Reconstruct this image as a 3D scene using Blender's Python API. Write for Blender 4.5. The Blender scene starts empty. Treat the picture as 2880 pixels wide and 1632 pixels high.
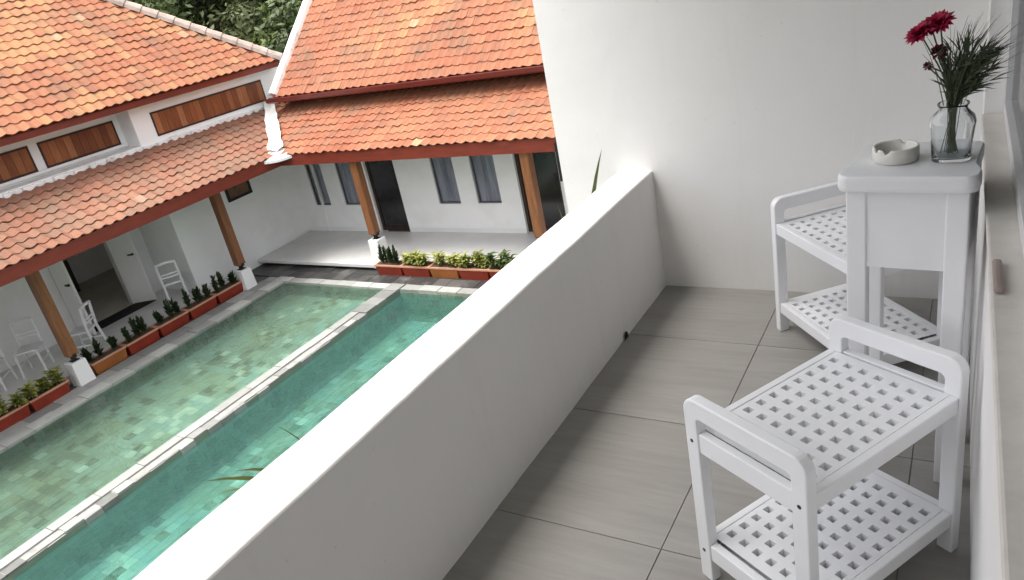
import bpy, bmesh, math, random
from mathutils import Matrix, Vector, Euler, noise

random.seed(7)
rnd = random.Random(11)
scene = bpy.context.scene
C = scene.collection
R = math.radians
PI = math.pi

# ------------------------------------------------------------------ camera
CAM_LOC = Vector((0.0, 0.0, 1.62))
CAM_ROT = Euler((1.15218383, 0.19087016, 0.5192314), 'XYZ')
cam_data = bpy.data.cameras.new('camera')
cam = bpy.data.objects.new('camera', cam_data)
C.objects.link(cam)
cam.location = CAM_LOC
cam.rotation_euler = CAM_ROT
cam_data.sensor_fit = 'HORIZONTAL'
cam_data.sensor_width = 36.0
cam_data.lens = 36.0 * 2079.73 / 2880.0
cam_data.clip_start = 0.02
cam_data.clip_end = 2000
scene.camera = cam

# ------------------------------------------------------------------ world, sun, exposure
SUN_DIR = Vector((-0.16, -0.18, 0.95)).normalized()   # towards the sun, high behind thin bright cloud
SUN_EL = math.asin(SUN_DIR.z)
world = bpy.data.worlds.new('World')
scene.world = world
world.use_nodes = True
wn = world.node_tree
for n in list(wn.nodes):
    wn.nodes.remove(n)
w_out = wn.nodes.new('ShaderNodeOutputWorld')
w_bg = wn.nodes.new('ShaderNodeBackground')
w_sky = wn.nodes.new('ShaderNodeTexSky')
w_sky.sky_type = 'NISHITA'
w_sky.sun_disc = False
w_sky.sun_elevation = SUN_EL
w_sky.sun_rotation = math.atan2(SUN_DIR.x, SUN_DIR.y)
w_sky.air_density = 1.0
w_sky.dust_density = 5.0
w_sky.ozone_density = 1.0
w_hsv = wn.nodes.new('ShaderNodeHueSaturation')      # thin bright cloud: a paler sky
w_hsv.inputs['Saturation'].default_value = 0.22
wn.links.new(w_sky.outputs['Color'], w_hsv.inputs['Color'])
wn.links.new(w_hsv.outputs['Color'], w_bg.inputs['Color'])
w_bg.inputs['Strength'].default_value = 0.15
wn.links.new(w_bg.outputs['Background'], w_out.inputs['Surface'])

sun_data = bpy.data.lights.new('sun', 'SUN')
sun = bpy.data.objects.new('sun', sun_data)
C.objects.link(sun)
sun_data.energy = 1.0
sun_data.angle = R(42)
sun_data.color = (1.0, 0.95, 0.87)
sun.rotation_euler = SUN_DIR.to_track_quat('Z', 'Y').to_euler()
sun.location = (5, -5, 20)

scene.view_settings.view_transform = 'Standard'
scene.view_settings.look = 'None'
scene.view_settings.gamma = 1.0
scene.view_settings.use_curve_mapping = False
scene.view_settings.exposure = 1.56
scene.render.engine = 'CYCLES'
scene.cycles.max_bounces = 10
scene.cycles.diffuse_bounces = 5
scene.cycles.transparent_max_bounces = 16
scene.cycles.caustics_reflective = False
scene.cycles.use_denoising = True

# ------------------------------------------------------------------ projection helper (only to choose which pieces show largest)
CM_INV = (Matrix.Translation(CAM_LOC) @ CAM_ROT.to_matrix().to_4x4()).inverted()
def shows(p):
    """scale in pixels per metre of a point inside the picture, else 0"""
    q = CM_INV @ Vector(p)
    if q.z > -0.1:
        return 0.0
    x = 2079.73 * q.x / -q.z
    y = 2079.73 * q.y / -q.z
    if abs(x) > 1480 or abs(y) > 860:
        return 0.0
    return 2079.73 / -q.z

# ------------------------------------------------------------------ materials
MATS = {}
def _base(name, rough=0.6, spec=0.3):
    m = bpy.data.materials.new(name)
    m.use_nodes = True
    nt = m.node_tree
    b = nt.nodes['Principled BSDF']
    b.inputs['Roughness'].default_value = rough
    b.inputs['Specular IOR Level'].default_value = spec
    MATS[name] = m
    return m, nt, b

def _noise(nt, scale, detail=4.0, rough=0.55, coord='Object', stretch=None, dist=0.0):
    tc = nt.nodes.new('ShaderNodeTexCoord')
    n = nt.nodes.new('ShaderNodeTexNoise')
    n.inputs['Scale'].default_value = scale
    n.inputs['Detail'].default_value = detail
    n.inputs['Roughness'].default_value = rough
    n.inputs['Distortion'].default_value = dist
    if coord == 'World':
        g = nt.nodes.new('ShaderNodeNewGeometry')
        src = g.outputs['Position']
    else:
        src = tc.outputs[coord]
    if stretch:
        mp = nt.nodes.new('ShaderNodeMapping')
        mp.inputs['Scale'].default_value = stretch
        nt.links.new(src, mp.inputs['Vector'])
        src = mp.outputs['Vector']
    nt.links.new(src, n.inputs['Vector'])
    return n

def _ramp(nt, fac, stops):
    r = nt.nodes.new('ShaderNodeValToRGB')
    cr = r.color_ramp
    while len(cr.elements) < len(stops):
        cr.elements.new(0.5)
    for e, (p, c) in zip(cr.elements, stops):
        e.position = p
        e.color = (*c, 1.0) if len(c) == 3 else c
    nt.links.new(fac, r.inputs['Fac'])
    return r

def _mix(nt, fac, a, b, mode='MIX'):
    m = nt.nodes.new('ShaderNodeMix')
    m.data_type = 'RGBA'
    m.blend_type = mode
    for sock, v in ((m.inputs[0], fac), (m.inputs[6], a), (m.inputs[7], b)):
        if hasattr(v, 'is_linked'):
            nt.links.new(v, sock)
        elif isinstance(v, (int, float)):
            sock.default_value = v
        else:
            sock.default_value = (*v, 1.0)
    return m.outputs[2]

def _bump(nt, b, height, strength=0.2, dist=0.01):
    bp = nt.nodes.new('ShaderNodeBump')
    bp.inputs['Strength'].default_value = strength
    bp.inputs['Distance'].default_value = dist
    nt.links.new(height, bp.inputs['Height'])
    nt.links.new(bp.outputs['Normal'], b.inputs['Normal'])

def mat_plain(name, c1, c2=None, rough=0.6, scale=6.0, bump=0.1, spec=0.3, coord='World', stretch=None, bdist=0.004, bscale=60.0, lo=0.35, hi=0.68):
    m, nt, b = _base(name, rough, spec)
    if c2 is None:
        c2 = tuple(0.9 * v for v in c1)
    n = _noise(nt, scale, 5, 0.6, coord, stretch)
    r = _ramp(nt, n.outputs['Fac'], [(lo, c1), (hi, c2)])
    nt.links.new(r.outputs['Color'], b.inputs['Base Color'])
    if bump:
        n2 = _noise(nt, bscale, 3, 0.5, coord, stretch)
        _bump(nt, b, n2.outputs['Fac'], bump, bdist)
    return m

def mat_tint(name, stops, rough=0.75, stain=(0.1, 0.09, 0.07), stain_amt=0.5, nscale=1.2, spec=0.2, bump=0.3, lo=0.52, hi=0.8, stretch=None):
    """colour of each piece from its own 'tint' attribute, dirt from noise"""
    m, nt, b = _base(name, rough, spec)
    at = nt.nodes.new('ShaderNodeAttribute')
    at.attribute_name = 'tint'
    r = _ramp(nt, at.outputs['Fac'], stops)
    n = _noise(nt, 9.0, 5, 0.65, 'World')
    r2 = _ramp(nt, n.outputs['Fac'], [(0.3, (0.88, 0.88, 0.88)), (0.7, (1.08, 1.08, 1.08))])
    col = _mix(nt, 1.0, r.outputs['Color'], r2.outputs['Color'], 'MULTIPLY')
    n2 = _noise(nt, nscale, 6, 0.65, 'World', stretch)
    r3 = _ramp(nt, n2.outputs['Fac'], [(lo, (0, 0, 0)), (hi, (stain_amt,) * 3)])
    col = _mix(nt, r3.outputs['Color'], col, stain)
    nt.links.new(col, b.inputs['Base Color'])
    n3 = _noise(nt, 70, 3, 0.6, 'World')
    _bump(nt, b, n3.outputs['Fac'], bump, 0.004)
    return m

def mat_plaster(name, c1, c2, dirt):
    m, nt, b = _base(name, 0.75, 0.2)
    n = _noise(nt, 1.1, 6, 0.6, 'World')
    r = _ramp(nt, n.outputs['Fac'], [(0.35, c1), (0.7, c2)])
    n2 = _noise(nt, 2.6, 5, 0.7, 'World', (3.2, 3.2, 0.35))
    r2 = _ramp(nt, n2.outputs['Fac'], [(0.54, (0, 0, 0)), (0.85, (0.32, 0.32, 0.32))])
    col = _mix(nt, r2.outputs['Color'], r.outputs['Color'], dirt)
    n4 = _noise(nt, 38, 2, 0.5, 'World')
    r4 = _ramp(nt, n4.outputs['Fac'], [(0.72, (0, 0, 0)), (0.78, (0.45, 0.45, 0.45))])
    col = _mix(nt, r4.outputs['Color'], col, dirt)
    nt.links.new(col, b.inputs['Base Color'])
    n3 = _noise(nt, 5.0, 4, 0.55, 'World'); n5 = _noise(nt, 60, 3, 0.5, 'World')
    ad = nt.nodes.new('ShaderNodeMath'); ad.operation = 'MULTIPLY_ADD'; ad.inputs[1].default_value = 0.12
    nt.links.new(n5.outputs['Fac'], ad.inputs[0]); nt.links.new(n3.outputs['Fac'], ad.inputs[2])
    _bump(nt, b, ad.outputs[0], 0.35, 0.012)
    return m
M_white = mat_plaster('white_plaster', (0.80, 0.79, 0.775), (0.75, 0.74, 0.725), (0.62, 0.60, 0.56))
M_whiteout = mat_plain('white_render_weathered', (0.86, 0.86, 0.85), (0.76, 0.76, 0.74), 0.85, 1.6, 0.15, 0.2, bscale=30, lo=0.45, hi=0.8)
M_greywall = mat_plain('grey_white_wall', (0.82, 0.82, 0.81), (0.75, 0.75, 0.74), 0.8, 1.5, 0.1, 0.2)
M_cement = mat_plain('white_cement', (0.80, 0.79, 0.76), (0.52, 0.50, 0.47), 0.9, 5.0, 0.5, 0.1, bscale=25, bdist=0.01, lo=0.5, hi=0.78)
M_ridge = mat_plain('weathered_ridge', (0.44, 0.36, 0.31), (0.24, 0.20, 0.18), 0.9, 4.0, 0.6, 0.1, bscale=25, bdist=0.01, lo=0.35, hi=0.75)
M_fascia = mat_plain('red_painted_wood', (0.20, 0.033, 0.017), (0.145, 0.025, 0.013), 0.5, 3.0, 0.1, 0.4, stretch=(1, 1, 6))
M_gutter = mat_plain('maroon_gutter_metal', (0.16, 0.028, 0.022), (0.12, 0.022, 0.018), 0.28, 2.0, 0.0, 0.5)
M_bed = mat_plain('grey_mortar_bed', (0.34, 0.33, 0.31), (0.22, 0.22, 0.205), 0.9, 5, 0.3)
M_gutter_shade = mat_plain('gutter_shade_dark', (0.06, 0.05, 0.03), (0.03, 0.026, 0.018), 0.9, 6, 0.3)  # shade below the gutter, put into a dark mossy brown
M_deck = mat_plain('roof_batten', (0.16, 0.08, 0.05), (0.10, 0.05, 0.035), 0.9, 4.0, 0)
M_wood = mat_plain('orange_timber', (0.27, 0.110, 0.042), (0.15, 0.058, 0.024), 0.42, 3.0, 0.25, 0.4, stretch=(8, 8, 0.8), bscale=30, lo=0.3, hi=0.7)
M_iron = mat_plain('black_iron', (0.012, 0.012, 0.012), (0.02, 0.02, 0.02), 0.5, 8, 0)
M_black = mat_plain('black_rubber', (0.012, 0.012, 0.013), (0.02, 0.02, 0.02), 0.8, 20, 0.3)
M_vfloor = mat_plain('pale_veranda_floor', (0.66, 0.65, 0.63), (0.56, 0.55, 0.53), 0.35, 1.6, 0.05, 0.4)
M_slate = mat_tint('dark_slate', [(0, (0.03, 0.03, 0.03)), (0.45, (0.055, 0.054, 0.052)), (0.75, (0.10, 0.097, 0.093)), (1, (0.24, 0.23, 0.22))], 0.45, (0.26, 0.25, 0.235), 0.6, 3.0, 0.4, 0.4)
M_coping = mat_tint('pale_coping_stone', [(0, (0.14, 0.14, 0.132)), (0.5, (0.25, 0.25, 0.235)), (1, (0.40, 0.40, 0.375))], 0.7, (0.22, 0.25, 0.22), 0.55, 3.5, 0.3, 0.4, 0.5, 0.72)
M_tile = mat_tint('terracotta_tile', [(0, (0.25, 0.083, 0.046)), (0.4, (0.30, 0.115, 0.066)), (0.75, (0.335, 0.143, 0.079)), (0.95, (0.40, 0.205, 0.10)), (1, (0.46, 0.34, 0.24))], 0.8, (0.16, 0.115, 0.08), 0.75, 1.9, lo=0.46, hi=0.74)
M_tile_old = mat_tint('weathered_terracotta_tile', [(0, (0.20, 0.088, 0.056)), (0.4, (0.25, 0.115, 0.075)), (0.85, (0.295, 0.145, 0.093)), (1, (0.44, 0.33, 0.25))], 0.85, (0.16, 0.13, 0.095), 0.7, 2.0, lo=0.42, hi=0.72)
M_pool = mat_tint('green_pool_stone', [(0, (0.034, 0.042, 0.024)), (0.10, (0.068, 0.080, 0.045)), (0.28, (0.118, 0.150, 0.098)), (0.6, (0.145, 0.205, 0.155)), (0.88, (0.155, 0.245, 0.21)), (1, (0.30, 0.37, 0.28))], 0.7, (0.20, 0.21, 0.09), 0.45, 1.6, 0.2, 0.2, 0.45, 0.7)
M_grout = mat_plain('pool_grout', (0.17, 0.21, 0.155), (0.13, 0.175, 0.135), 0.8, 3, 0)
M_earth = mat_plain('soil', (0.10, 0.07, 0.045), (0.05, 0.036, 0.024), 0.95, 12, 0.8, bdist=0.02)
M_ground = mat_plain('ground_gravel', (0.16, 0.155, 0.14), (0.10, 0.105, 0.08), 0.9, 2.0, 0.5, bdist=0.02)
M_floor_tile = None
M_planter_red = mat_plain('red_plastic', (0.24, 0.030, 0.014), (0.18, 0.024, 0.012), 0.45, 4, 0, 0.4)
M_planter_or = mat_plain('orange_brown_plastic', (0.33, 0.115, 0.030), (0.25, 0.088, 0.025), 0.45, 4, 0, 0.4)
M_rim = mat_plain('pale_terracotta_rim', (0.52, 0.27, 0.17), (0.43, 0.21, 0.13), 0.55, 5, 0, 0.4)
M_curtain = mat_plain('grey_blue_curtain', (0.62, 0.63, 0.70), (0.30, 0.31, 0.37), 0.9, 1.0, 0.2, 0.1, stretch=(9, 9, 0.7), bscale=8, bdist=0.02)
M_curtain_pale = mat_plain('pale_curtain', (0.72, 0.72, 0.72), (0.6, 0.6, 0.605), 0.9, 1.0, 0.2, 0.1, stretch=(1, 6, 0.3))
M_dark = mat_plain('dark_door_glass', (0.022, 0.022, 0.024), (0.012, 0.012, 0.014), 0.12, 2, 0, 0.5)
M_winframe = mat_plain('grey_window_frame', (0.17, 0.175, 0.19), (0.13, 0.135, 0.15), 0.5, 4, 0)
M_doorframe = mat_plain('dark_wood', (0.055, 0.028, 0.018), (0.03, 0.016, 0.012), 0.5, 3, 0.1, stretch=(6, 6, 1))
M_room = mat_plain('room_floor', (0.60, 0.55, 0.45), (0.50, 0.46, 0.38), 0.4, 2, 0)
M_furn = mat_plain('white_furniture_paint', (0.83, 0.832, 0.85), (0.77, 0.772, 0.79), 0.42, 3.5, 0.06, 0.4, coord='Object', bscale=40, bdist=0.002)
M_chair = mat_plain('white_chair_paint', (0.74, 0.73, 0.74), (0.66, 0.65, 0.66), 0.45, 5, 0, 0.4)
M_screw = mat_plain('dark_screw', (0.03, 0.03, 0.03), (0.05, 0.05, 0.05), 0.4, 50, 0)
M_ceramic = mat_plain('cream_ceramic', (0.72, 0.71, 0.66), (0.68, 0.67, 0.62), 0.22, 5, 0, 0.5, coord='Object')
M_ash = mat_plain('grey_ash', (0.18, 0.175, 0.16), (0.08, 0.078, 0.07), 0.95, 40, 0.5, coord='Object')
M_pvc = mat_plain('white_window_frame', (0.72, 0.72, 0.73), (0.67, 0.67, 0.68), 0.35, 3, 0, 0.5)
M_sill = mat_plain('cream_stone_sill', (0.66, 0.63, 0.585), (0.56, 0.53, 0.49), 0.65, 9, 0.2, 0.3, lo=0.4, hi=0.7)
M_brown = mat_plain('brown_wood_block', (0.36, 0.29, 0.265), (0.29, 0.235, 0.21), 0.6, 8, 0.1)
M_petal = mat_plain('crimson_petal', (0.42, 0.012, 0.065), (0.26, 0.006, 0.035), 0.6, 30, 0, 0.3, coord='Object')
M_petal_dark = mat_plain('dark_red_bud', (0.11, 0.008, 0.016), (0.07, 0.005, 0.01), 0.6, 30, 0, 0.3, coord='Object')
M_stem = mat_plain('flower_stem', (0.06, 0.085, 0.04), (0.09, 0.11, 0.06), 0.6, 20, 0)

def leaf_mat(name, c1, c2, scale=2.0, rough=0.5, trans=0.25):
    m, nt, b = _base(name, rough, 0.35)
    n = _noise(nt, scale, 3, 0.6, 'World')
    r = _ramp(nt, n.outputs['Fac'], [(0.35, c1), (0.65, c2)])
    at = nt.nodes.new('ShaderNodeAttribute'); at.attribute_name = 'tint'
    r2 = _ramp(nt, at.outputs['Fac'], [(0, (0.55, 0.6, 0.6)), (1, (1.45, 1.35, 1.2))])
    col = _mix(nt, 1.0, r.outputs['Color'], r2.outputs['Color'], 'MULTIPLY')
    nt.links.new(col, b.inputs['Base Color'])
    t = nt.nodes.new('ShaderNodeBsdfTranslucent')
    nt.links.new(col, t.inputs['Color'])
    mx = nt.nodes.new('ShaderNodeMixShader')
    mx.inputs[0].default_value = trans
    out = nt.nodes['Material Output']
    nt.links.new(b.outputs[0], mx.inputs[1]); nt.links.new(t.outputs[0], mx.inputs[2])
    nt.links.new(mx.outputs[0], out.inputs['Surface'])
    return m
M_leaf_tree = leaf_mat('tree_leaf', (0.045, 0.072, 0.022), (0.11, 0.15, 0.045), 0.7)
M_leaf_tree2 = leaf_mat('tree_leaf_grey', (0.06, 0.08, 0.036), (0.13, 0.155, 0.07), 0.7)
M_leaf_dark = leaf_mat('succulent_leaf', (0.018, 0.034, 0.016), (0.035, 0.055, 0.022), 6, 0.4, 0.1)
M_leaf_yel = leaf_mat('yellow_green_leaf', (0.17, 0.22, 0.045), (0.42, 0.42, 0.13), 5, 0.45)
M_leaf_mid = leaf_mat('mid_green_leaf', (0.07, 0.12, 0.035), (0.14, 0.19, 0.06), 5, 0.45)
M_leaf_blade = leaf_mat('olive_blade_leaf', (0.045, 0.075, 0.02), (0.075, 0.095, 0.03), 8, 0.5)
M_fern = leaf_mat('dark_grass_leaf', (0.045, 0.062, 0.036), (0.085, 0.105, 0.065), 30, 0.6, 0.12)
M_bark = mat_plain('bark', (0.10, 0.075, 0.05), (0.05, 0.04, 0.03), 0.9, 6, 0.6, bdist=0.02)

def mat_glass(name, tint=(0.95, 0.97, 0.97), gloss=0.03, ior=1.45, bump=None):
    """clear sheet: see-through plus fresnel mirror"""
    m = bpy.data.materials.new(name); m.use_nodes = True
    nt = m.node_tree
    for n in list(nt.nodes):
        nt.nodes.remove(n)
    out = nt.nodes.new('ShaderNodeOutputMaterial')
    tr = nt.nodes.new('ShaderNodeBsdfTransparent'); tr.inputs['Color'].default_value = (*tint, 1)
    gl = nt.nodes.new('ShaderNodeBsdfGlossy'); gl.inputs['Roughness'].default_value = gloss
    fr = nt.nodes.new('ShaderNodeFresnel'); fr.inputs['IOR'].default_value = ior
    mx = nt.nodes.new('ShaderNodeMixShader')
    nt.links.new(fr.outputs[0], mx.inputs[0]); nt.links.new(tr.outputs[0], mx.inputs[1]); nt.links.new(gl.outputs[0], mx.inputs[2])
    nt.links.new(mx.outputs[0], out.inputs['Surface'])
    if bump:
        n = _noise(nt, bump[0], 3, 0.5, 'World', None, 0.6)
        bp = nt.nodes.new('ShaderNodeBump'); bp.inputs['Strength'].default_value = bump[1]; bp.inputs['Distance'].default_value = 0.03
        nt.links.new(n.outputs['Fac'], bp.inputs['Height'])
        nt.links.new(bp.outputs['Normal'], gl.inputs['Normal']); nt.links.new(bp.outputs['Normal'], fr.inputs['Normal'])
    MATS[name] = m
    return m
def mat_water(name, tint, milk, milk_amt, refr):
    """rippled surface: see-through, part of it bent by the ripples, a little milky, mirror by fresnel"""
    m = bpy.data.materials.new(name); m.use_nodes = True
    nt = m.node_tree
    for n in list(nt.nodes):
        nt.nodes.remove(n)
    N = nt.nodes.new; L = nt.links.new
    out = N('ShaderNodeOutputMaterial')
    tr = N('ShaderNodeBsdfTransparent'); tr.inputs['Color'].default_value = (*tint, 1)
    rf = N('ShaderNodeBsdfRefraction'); rf.inputs['Color'].default_value = (*tint, 1); rf.inputs['Roughness'].default_value = 0.03; rf.inputs['IOR'].default_value = 1.06
    df = N('ShaderNodeBsdfDiffuse'); df.inputs['Color'].default_value = (*milk, 1)
    gl = N('ShaderNodeBsdfGlossy'); gl.inputs['Roughness'].default_value = 0.05
    fr = N('ShaderNodeFresnel'); fr.inputs['IOR'].default_value = 1.33
    n1 = _noise(nt, 2.2, 3, 0.5, 'World', None, 0.8); n2 = _noise(nt, 9.0, 2, 0.5, 'World', None, 0.6)
    add = N('ShaderNodeMath'); add.operation = 'MULTIPLY_ADD'; add.inputs[1].default_value = 0.25
    L(n2.outputs['Fac'], add.inputs[0]); L(n1.outputs['Fac'], add.inputs[2])
    bp = N('ShaderNodeBump'); bp.inputs['Strength'].default_value = 0.5; bp.inputs['Distance'].default_value = 0.06
    L(add.outputs[0], bp.inputs['Height'])
    bpr = N('ShaderNodeBump'); bpr.inputs['Strength'].default_value = 1.0; bpr.inputs['Distance'].default_value = 0.13
    L(add.outputs[0], bpr.inputs['Height'])
    L(bpr.outputs['Normal'], rf.inputs['Normal']); L(bp.outputs['Normal'], gl.inputs['Normal']); L(bp.outputs['Normal'], fr.inputs['Normal'])
    m1 = N('ShaderNodeMixShader'); m1.inputs[0].default_value = refr; L(tr.outputs[0], m1.inputs[1]); L(rf.outputs[0], m1.inputs[2])
    m2 = N('ShaderNodeMixShader'); m2.inputs[0].default_value = milk_amt; L(m1.outputs[0], m2.inputs[1]); L(df.outputs[0], m2.inputs[2])
    m3 = N('ShaderNodeMixShader'); L(fr.outputs[0], m3.inputs[0]); L(m2.outputs[0], m3.inputs[1]); L(gl.outputs[0], m3.inputs[2])
    L(m3.outputs[0], out.inputs['Surface'])
    MATS[name] = m
    return m
M_water_l = mat_water('pool_water_shallow', (0.82, 0.95, 0.91), (0.24, 0.35, 0.285), 0.14, 0.3)
M_water_r = mat_water('pool_water_deep', (0.68, 0.95, 0.94), (0.14, 0.33, 0.29), 0.16, 0.3)
M_glass_clear = mat_glass('clear_vase_glass', (0.93, 0.95, 0.955), 0.02, 1.4)
M_pane = mat_glass('window_pane', (0.90, 0.91, 0.92), 0.03, 1.5)
m, nt, b = _base('vase_glass', 0.02, 0.5)
b.inputs['Base Color'].default_value = (0.95, 0.975, 0.985, 1)
b.inputs['Transmission Weight'].default_value = 1.0
b.inputs['IOR'].default_value = 1.45
M_glass = m

def make_floor_tile_mat():
    m, nt, b = _base('grey_streaked_floor_tile', 0.42, 0.4)
    n = _noise(nt, 1.6, 6, 0.62, 'World', (1.0, 5.5, 1.0), 0.4)
    r = _ramp(nt, n.outputs['Fac'], [(0.28, (0.25, 0.238, 0.222)), (0.5, (0.28, 0.268, 0.252)), (0.72, (0.312, 0.30, 0.283))])
    n2 = _noise(nt, 5.0, 6, 0.7, 'World', (0.6, 9.0, 1.0), 0.2)
    r2 = _ramp(nt, n2.outputs['Fac'], [(0.3, (0.92, 0.92, 0.92)), (0.7, (1.07, 1.07, 1.07))])
    col = _mix(nt, 1.0, r.outputs['Color'], r2.outputs['Color'], 'MULTIPLY')
    at = nt.nodes.new('ShaderNodeAttribute'); at.attribute_name = 'tint'
    r3 = _ramp(nt, at.outputs['Fac'], [(0, (0.94, 0.94, 0.94)), (1, (1.05, 1.05, 1.05))])
    col = _mix(nt, 1.0, col, r3.outputs['Color'], 'MULTIPLY')
    nt.links.new(col, b.inputs['Base Color'])
    _bump(nt, b, n2.outputs['Fac'], 0.06, 0.002)
    return m
M_floor_tile = make_floor_tile_mat()

def make_plank_mat():
    m, nt, b = _base('reddish_wood_plank', 0.5, 0.35)
    at = nt.nodes.new('ShaderNodeAttribute'); at.attribute_name = 'tint'
    r = _ramp(nt, at.outputs['Fac'], [(0, (0.16, 0.046, 0.017)), (0.5, (0.26, 0.083, 0.028)), (1, (0.36, 0.15, 0.062))])
    n = _noise(nt, 6, 5, 0.6, 'World', (6, 6, 0.7))
    r2 = _ramp(nt, n.outputs['Fac'], [(0.3, (0.75, 0.75, 0.75)), (0.7, (1.2, 1.2, 1.2))])
    col = _mix(nt, 1.0, r.outputs['Color'], r2.outputs['Color'], 'MULTIPLY')
    nt.links.new(col, b.inputs['Base Color'])
    return m
M_plank = make_plank_mat()

def make_painting_mat():
    m, nt, b = _base('abstract_canvas', 0.6, 0.2)
    n = _noise(nt, 5, 4, 0.6, 'World', None, 1.0)
    r = _ramp(nt, n.outputs['Fac'], [(0.3, (0.03, 0.03, 0.03)), (0.45, (0.13, 0.11, 0.06)), (0.55, (0.22, 0.10, 0.06)), (0.7, (0.05, 0.06, 0.05))])
    nt.links.new(r.outputs['Color'], b.inputs['Base Color'])
    return m
M_canvas = make_painting_mat()

# ------------------------------------------------------------------ mesh helpers
class MB:
    def __init__(self):
        self.v = []; self.f = []; self.t = []; self.cur = 0.5
    def quad(self, a, b, c, d):
        i = len(self.v); self.v += [tuple(a), tuple(b), tuple(c), tuple(d)]
        self.f.append((i, i + 1, i + 2, i + 3)); self.t += [self.cur] * 4
    def poly(self, pts):
        i = len(self.v); self.v += [tuple(p) for p in pts]
        self.f.append(tuple(range(i, i + len(pts)))); self.t += [self.cur] * len(pts)
    def box(self, x0, x1, y0, y1, z0, z1, M=None):
        p = [(x0, y0, z0), (x1, y0, z0), (x1, y1, z0), (x0, y1, z0), (x0, y0, z1), (x1, y0, z1), (x1, y1, z1), (x0, y1, z1)]
        if M is not None:
            p = [tuple(M @ Vector(q)) for q in p]
        i = len(self.v); self.v += p; self.t += [self.cur] * 8
        self.f += [(i, i + 3, i + 2, i + 1), (i + 4, i + 5, i + 6, i + 7), (i, i + 1, i + 5, i + 4), (i + 1, i + 2, i + 6, i + 5), (i + 2, i + 3, i + 7, i + 6), (i + 3, i, i + 4, i + 7)]
    def taper(self, x0, x1, y0, y1, z0, z1, ix, iy):
        """box whose bottom is smaller by ix, iy on each side"""
        p = [(x0 + ix, y0 + iy, z0), (x1 - ix, y0 + iy, z0), (x1 - ix, y1 - iy, z0), (x0 + ix, y1 - iy, z0), (x0, y0, z1), (x1, y0, z1), (x1, y1, z1), (x0, y1, z1)]
        i = len(self.v); self.v += p; self.t += [self.cur] * 8
        self.f += [(i, i + 3, i + 2, i + 1), (i + 4, i + 5, i + 6, i + 7), (i, i + 1, i + 5, i + 4), (i + 1, i + 2, i + 6, i + 5), (i + 2, i + 3, i + 7, i + 6), (i + 3, i, i + 4, i + 7)]
    def tube(self, pts, rads, n=8, cap=True):
        rings = []
        for k, p in enumerate(pts):
            p = Vector(p)
            a = Vector(pts[max(0, k - 1)]); c = Vector(pts[min(len(pts) - 1, k + 1)])
            d = (c - a).normalized()
            u = d.orthogonal().normalized() if k == 0 else (u - d * u.dot(d)).normalized()
            w = d.cross(u)
            r = rads[k] if isinstance(rads, (list, tuple)) else rads
            i0 = len(self.v)
            for j in range(n):
                an = 2 * PI * j / n
                self.v.append(tuple(p + u * (r * math.cos(an)) + w * (r * math.sin(an)))); self.t.append(self.cur)
            rings.append(i0)
        for k in range(len(rings) - 1):
            for j in range(n):
                a, b2 = rings[k] + j, rings[k] + (j + 1) % n
                self.f.append((a, b2, rings[k + 1] + (j + 1) % n, rings[k + 1] + j))
        if cap:
            self.f.append(tuple(rings[0] + j for j in reversed(range(n))))
            self.f.append(tuple(rings[-1] + j for j in range(n)))
    def lathe(self, prof, n=32, cx=0, cy=0, z0=0, power=None, close=False):
        rings = []
        for r, z in prof:
            i0 = len(self.v)
            for j in range(n):
                an = 2 * PI * j / n
                c, s = math.cos(an), math.sin(an)
                k = 1.0
                if power:
                    k = 1.0 / (abs(c) ** power + abs(s) ** power) ** (1.0 / power)
                self.v.append((cx + r * k * c, cy + r * k * s, z0 + z)); self.t.append(self.cur)
            rings.append(i0)
        for k in range(len(rings) - 1):
            for j in range(n):
                self.f.append((rings[k] + j, rings[k] + (j + 1) % n, rings[k + 1] + (j + 1) % n, rings[k + 1] + j))
        self.f.append(tuple(rings[0] + j for j in reversed(range(n))))
        if close:
            self.f.append(tuple(rings[-1] + j for j in range(n)))
    def leaf(self, base, d, up, length, width, droop=0.3, seg=4, fold=0.15):
        """a pointed leaf blade of seg pieces that bends down"""
        base = Vector(base); d = Vector(d).normalized()
        side = d.cross(Vector(up)).normalized() if abs(d.dot(Vector(up))) < 0.999 else Vector((1, 0, 0))
        p = base.copy(); dirv = d.copy()
        L, Rr, Mid = [], [], []
        for k in range(seg + 1):
            t = k / seg
            w = width * (math.sin(PI * min(1, 0.12 + 0.88 * t)) ** 0.7) * (1 if t < 1 else 0.02)
            nrm = side.cross(dirv)
            L.append(p - side * w * 0.5 + nrm * w * fold); Rr.append(p + side * w * 0.5 + nrm * w * fold); Mid.append(p.copy())
            p = p + dirv * (length / seg)
            dirv = (dirv + Vector((0, 0, -droop / seg))).normalized()
        i0 = len(self.v)
        for a, b2, c in zip(L, Mid, Rr):
            self.v += [tuple(a), tuple(b2), tuple(c)]; self.t += [self.cur] * 3
        for k in range(seg):
            a = i0 + 3 * k
            self.f += [(a, a + 1, a + 4, a + 3), (a + 1, a + 2, a + 5, a + 4)]
    def mesh(self, name, smooth=False, bevel=0.0, seg=2):
        me = bpy.data.meshes.new(name)
        me.from_pydata(self.v, [], self.f)
        if bevel > 0:
            bm = bmesh.new(); bm.from_mesh(me)
            bmesh.ops.remove_doubles(bm, verts=bm.verts, dist=1e-5)
            es = [e for e in bm.edges if len(e.link_faces) == 2 and e.calc_face_angle(0) > 0.6]
            bmesh.ops.bevel(bm, geom=es, offset=bevel, segments=seg, profile=0.5, affect='EDGES', clamp_overlap=True)
            bm.to_mesh(me); bm.free()
        else:
            at = me.attributes.new('tint', 'FLOAT', 'POINT')
            at.data.foreach_set('value', self.t)
        if smooth:
            me.polygons.foreach_set('use_smooth', [True] * len(me.polygons))
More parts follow.
